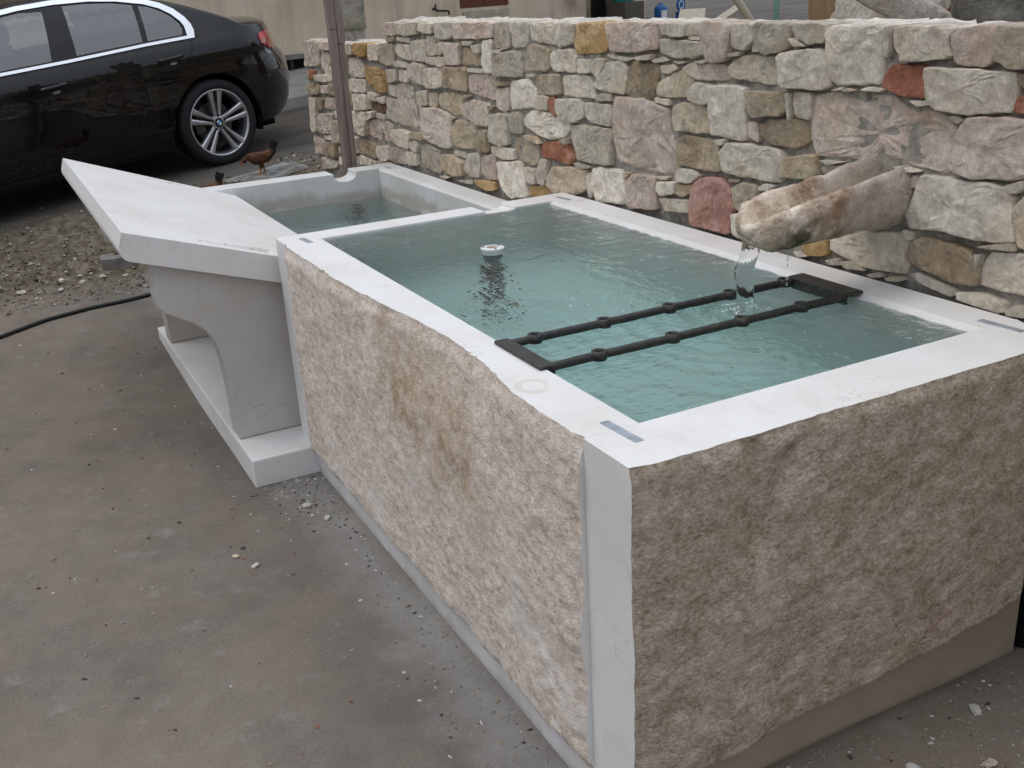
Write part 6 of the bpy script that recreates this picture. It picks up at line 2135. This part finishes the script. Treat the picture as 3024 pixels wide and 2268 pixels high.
BEAK = plain('hen_beak', (0.36, 0.22, 0.08), 0.5)
COMB = plain('hen_comb', (0.35, 0.03, 0.02), 0.6)
TAILM = plain('tail_feathers', (0.018, 0.016, 0.016), 0.6, 0.3, var=0.4, vscale=40)
def hen(label, loc, yaw, sc, head):
    """skin-grown body; x forward, z up, feet at z = 0"""
    r = bpy.data.objects.new('hen', None); COL.objects.link(r)
    tag(r, label, 'hen', 'hens beside the car')
    r.location = loc; r.rotation_euler = (0, 0, yaw); r.scale = (sc, sc, sc)
    vs_ = [(0.0, 0, 0.135), (0.055, 0, 0.140), (0.085, 0, 0.155)] + head + [(-0.055, 0, 0.150), (-0.105, 0, 0.185), (-0.125, 0, 0.225)]
    rad = [(0.062, 0.060), (0.052, 0.053), (0.036, 0.038)] + [(0.022, 0.022), (0.021, 0.019), (0.017, 0.015)] + [(0.050, 0.048), (0.028, 0.032), (0.014, 0.024)]
    ed = [(0, 1), (1, 2), (2, 3), (3, 4), (4, 5), (0, 6), (6, 7), (7, 8)]
    for s, fx in ((1, 0.022), (-1, -0.012)):
        b = len(vs_)
        vs_ += [(0.004, s * 0.030, 0.105), (-0.004 + fx * .3, s * 0.032, 0.072), (-0.012 + fx, s * 0.032, 0.040), (fx, s * 0.033, 0.008), (fx + 0.034, s * 0.033, 0.005), (fx + 0.026, s * 0.052, 0.005), (fx + 0.026, s * 0.014, 0.005), (fx - 0.016, s * 0.033, 0.005)]
        rad += [(0.026, 0.030), (0.015, 0.016), (0.0058, 0.0058), (0.0055, 0.0050), (0.0032, 0.003), (0.0032, 0.003), (0.0032, 0.003), (0.003, 0.003)]
        ed += [(0, b), (b, b + 1), (b + 1, b + 2), (b + 2, b + 3), (b + 3, b + 4), (b + 3, b + 5), (b + 3, b + 6), (b + 3, b + 7)]
    me = bpy.data.meshes.new('body')
    me.from_pydata(vs_, ed, [])
    o = bpy.data.objects.new('body', me); COL.objects.link(o); o.parent = r
    me.materials.append(HENM)
    md = o.modifiers.new('skin', 'SKIN'); md.use_smooth_shade = True
    for i, sv in enumerate(me.skin_vertices[0].data):
        sv.radius = rad[i]; sv.use_root = (i == 0)
    sb = o.modifiers.new('sub', 'SUBSURF'); sb.levels = 2; sb.render_levels = 2
    h = Vector(head[-1])
    d = (Vector(head[-1]) - Vector(head[-2])).normalized()
    v, f = tube_vf([h + d * 0.008, h + d * 0.020, h + d * 0.034], [0.008, 0.006, 0.0012], 8)
    obj('beak', v, f, BEAK, r, smooth=True)
    top = Vector((0, 0, 1)) - d * d.z
    top.normalize()
    V, F = [], []
    for i, (a, b) in enumerate(((-0.016, 0.010), (-0.010, 0.022), (-0.004, 0.017), (0.002, 0.026), (0.008, 0.017), (0.014, 0.020), (0.018, 0.010))):
        for y in (-0.0022, 0.0022):
            V += [h + d * a + top * 0.006 + Vector((0, y, 0)), h + d * a + top * b + Vector((0, y * 0.5, 0))]
    for i in range(6):
        k = i * 4
        F += [(k, k + 4, k + 5, k + 1), (k + 2, k + 3, k + 7, k + 6), (k + 1, k + 5, k + 7, k + 3)]
    obj('comb', V, F, COMB, r)
    for s in (-1, 1):
        bm = bmesh.new(); bmesh.ops.create_icosphere(bm, subdivisions=1, radius=0.0032)
        bm.transform(Matrix.Translation(h + Vector((0, s * 0.0145, 0.004))))
        obj_bm('eye', bm, BLACKP, r, True)
        # folded wing
        bm = bmesh.new(); bmesh.ops.create_icosphere(bm, subdivisions=3, radius=1.0)
        for q_ in bm.verts:
            c = q_.co
            k = 1 - 0.45 * max(0, -c.x)
            q_.co = Vector((c.x * 0.075 - 0.012, c.y * 0.014 + s * 0.058, c.z * 0.036 * k + 0.150 - 0.010 * c.x))
        obj_bm('wing', bm, HENM, r, True)
    # tail feathers: a raised fan of blades
    for i in range(9):
        a = R_(62 + 7 * (i % 5)); sd = (i - 4) * 0.006
        L = 0.105 - 0.004 * abs(i - 4)
        p0 = Vector((-0.095, sd * 0.6, 0.178))
        dr_ = Vector((-math.cos(a), sd * 6, math.sin(a))).normalized()
        V = []
        for t, w_ in ((0, 0.006), (0.35, 0.013), (0.75, 0.015), (1.0, 0.005)):
            q_ = p0 + dr_ * L * t + Vector((-0.012 * t * t, 0, -0.006 * t * t))
            nrm_ = Vector((math.sin(a), 0, math.cos(a)))
            V += [q_ - nrm_ * w_ + Vector((0, 0.002, 0)), q_ + nrm_ * w_ + Vector((0, -0.002, 0)), q_ - nrm_ * w_ + Vector((0, -0.002, 0)), q_ + nrm_ * w_ + Vector((0, -0.004, 0))]
        F = []
        for j in range(3):
            k = j * 4
            F += [(k, k + 1, k + 5, k + 4), (k + 2, k + 6, k + 7, k + 3), (k, k + 4, k + 6, k + 2), (k + 1, k + 3, k + 7, k + 5)]
        obj('tail_feather', V, F, TAILM, r)
    return r
hx, hy = 0.955, 6.33
hen('brown hen standing on wire mesh with its head lowered, beside the rear wheel', (hx, hy, ground_z(hx, hy) + 0.010), math.atan2(0.236, -0.97), 0.90, [(0.112, 0, 0.150), (0.130, 0, 0.128), (0.140, 0, 0.108)])
hx2, hy2 = 0.43, 5.80
hen('ginger hen mostly hidden behind the lower trough, tail raised', (hx2, hy2, ground_z(hx2, hy2) + 0.004), math.atan2(0.236, -0.97) + 0.5, 0.92, [(0.112, 0, 0.155), (0.135, 0, 0.135), (0.148, 0, 0.115)])

# ------------------------------------------------------------------ chips, gravel, weeds
def chip_cloud(name, pts, smin, smax, mats, label, cat, seed, flat=0.45):
    rg = np.random.RandomState(seed)
    octa = np.array([(1, 0, 0), (0.2, 0.9, 0.1), (-0.9, 0.3, 0), (-0.3, -0.9, 0.1), (0.1, 0, 1), (0, 0, -0.8)])
    tri = np.array([(0, 1, 4), (1, 2, 4), (2, 3, 4), (3, 0, 4), (1, 0, 5), (2, 1, 5), (3, 2, 5), (0, 3, 5)])
    V, F, MI = [], [], []
    for (x, y, z) in pts:
        s = smin + (smax - smin) * rg.rand() ** 2.6
        a = rg.rand() * 6.28
        q_ = octa * (1 + rg.uniform(-0.35, 0.35, octa.shape))
        q_ = q_ * np.array([1, rg.uniform(0.4, 0.9), flat * rg.uniform(0.5, 1.2)]) * s
        ca, sa = math.cos(a), math.sin(a)
        b = len(V)
        for p_ in q_:
            V.append((x + p_[0] * ca - p_[1] * sa, y + p_[0] * sa + p_[1] * ca, z + p_[2] + s * flat * 0.25))
        F += [tuple(t + b) for t in tri]
        MI += [rg.randint(len(mats))] * 8
    o = obj(name, V, F, mats, mat_idx=MI)
    o['kind'] = 'stuff'
    return tag(o, label, cat)
CH_W = plain('chip_white', (0.46, 0.44, 0.40), 0.9)
CH_G = plain('chip_grey', (0.22, 0.205, 0.18), 0.9)
CH_R = plain('chip_red', (0.20, 0.095, 0.06), 0.9)
CH_E = plain('chip_earth', (0.125, 0.092, 0.060), 0.95)
CH_D = plain('chip_dark', (0.055, 0.042, 0.034), 0.9)
CH_T = plain('chip_tan', (0.26, 0.205, 0.14), 0.9)
rs = np.random.RandomState(4)
P1 = []
def put(x, y):
    P1.append((x, y, ground_z(x, y)))
for i in range(1700):                       # scattered over the yard
    put(rs.uniform(-2.6, -0.02), rs.uniform(-0.8, 5.2))
chip_cloud('stone_chips', P1, 0.0018, 0.012, [CH_W, CH_G, CH_R, CH_D, CH_D, CH_T, CH_R, CH_G], 'small stone and brick chips scattered over the dusty yard', 'chips', 8)
P1 = []
for i in range(650):                       # along the foot of the troughs
    put(-abs(rs.normal(0.0, 0.085)) - 0.012, rs.uniform(0.0, 2.19))
for i in range(700):
    put(rs.normal(-0.10, 0.10), rs.uniform(1.85, 2.18))
for i in range(240):
    put(-0.26 - abs(rs.normal(0, 0.10)), rs.uniform(2.1, 4.4))
P1 = [q_ for q_ in P1 if not (-0.25 < q_[0] and q_[1] > 2.19)]
for i in range(1500):
    put(rs.uniform(0.10, 1.8), -abs(rs.normal(0.0, 0.28)) - 0.01)
chip_cloud('stone_chippings', P1, 0.0014, 0.0095, [CH_W, CH_G, CH_G, CH_G, CH_T, CH_D], 'pale stone chippings along the foot of the troughs', 'chips', 9)
P1 = []
for i in range(9000):
    x, y = rs.uniform(-3.6, 1.25), 5.05 + abs(rs.normal(0.55, 0.42))
    put(x, y)
for i in range(500):
    put(rs.uniform(1.05, 1.7) , rs.uniform(6.0, 7.0))
chip_cloud('gravel', P1, 0.003, 0.021, [CH_G, CH_T, CH_E, CH_E, CH_D, CH_E, CH_T, CH_W], 'gravel and broken stone on the earth bank below the street', 'gravel', 10, 0.6)
# a few larger pieces lying apart
big = [(-0.84, 5.42, .050), (-0.62, 5.36, .035), (-0.98, 5.52, .060), (-0.48, 5.47, .045), (-0.36, 5.44, .040), (-0.22, 5.49, .034), (-0.60, 5.50, .040), (-0.13, 1.93, .030), (-0.095, 1.80, .026), (-0.44, 1.72, .022), (-0.40, 1.62, .024), (0.62, -0.17, .030), (0.78, -0.24, .026), (0.90, -0.10, .028)]
lab = ['pale stone at the left edge foot of the earth bank', 'pale angular stone at the bank foot, second from the left', 'larger white stone lying at the far left of the bank foot', 'white stone at the bank foot left of the kerb stone', 'flat white stone just left of the kerb stone', 'small pale stone lying before the kerb stone', 'grey stone in the middle of the bank foot', 'white stone chip beside the plinth end under the washing slab', 'pale stone chip at the trough foot near the plinth', 'white chip lying apart on the yard left of the plinth end', 'second white chip on the yard left of the trough front', 'white stone flake on the ground in front of the brown end slab', 'pale flake on the ground at the lower right corner', 'pale stone chip by the end slab near the black box']
for i, (x, y, s) in enumerate(big):
    bm = bmesh.new(); bmesh.ops.create_icosphere(bm, subdivisions=2, radius=1.0)
    for q_ in bm.verts:
        c = q_.co; c = c * (0.5 + 0.5 / max(abs(c.x), abs(c.y), abs(c.z))) * (1 + 0.28 * fbm(c.x * 1.5 + i * 5, c.y * 1.5, c.z * 1.5, 3))
        q_.co = Vector((c.x * s, c.y * s * 0.65, c.z * s * 0.40)) * 0.62
    bm.transform(Matrix.Translation((x, y, ground_z(x, y) + s * 0.2)) @ Matrix.Rotation(i * 1.3, 4, 'Z'))
    tag(obj_bm('loose_stone', bm, CH_W if i % 3 else STONE['w'], None, False), lab[i], 'stone', 'loose stones on the yard')
# weeds on the bank
V, F = [], []
for i in range(900):
    x = rs.uniform(-2.6, -0.1); y = 5.35 + abs(rs.normal(0.15, 0.25))
    if mnoise.noise(Vector((x * 3.0, y * 3.0, 4))) < 0.05: continue
    z = ground_z(x, y); a = rs.uniform(0, 6.28); h = rs.uniform(0.02, 0.07); ln = rs.uniform(0.0, 0.04); w_ = rs.uniform(0.001, 0.003)
    dx, dy = math.cos(a), math.sin(a)
    b = len(V)
    V += [(x - dy * w_, y + dx * w_, z), (x + dy * w_, y - dx * w_, z), (x + dx * ln * .5 + dy * w_ * .8, y + dy * ln * .5 - dx * w_ * .8, z + h * .6), (x + dx * ln * .5 - dy * w_ * .8, y + dy * ln * .5 + dx * w_ * .8, z + h * .6), (x + dx * ln, y + dy * ln, z + h)]
    F += [(b, b + 1, b + 2, b + 3), (b + 3, b + 2, b + 4)]
gr = obj('grass', V, F, plain('dry_weeds', (0.085, 0.085, 0.045), 0.9, var=0.4)); gr['kind'] = 'stuff'
tag(gr, 'sparse dull weeds growing on the earth bank', 'grass')
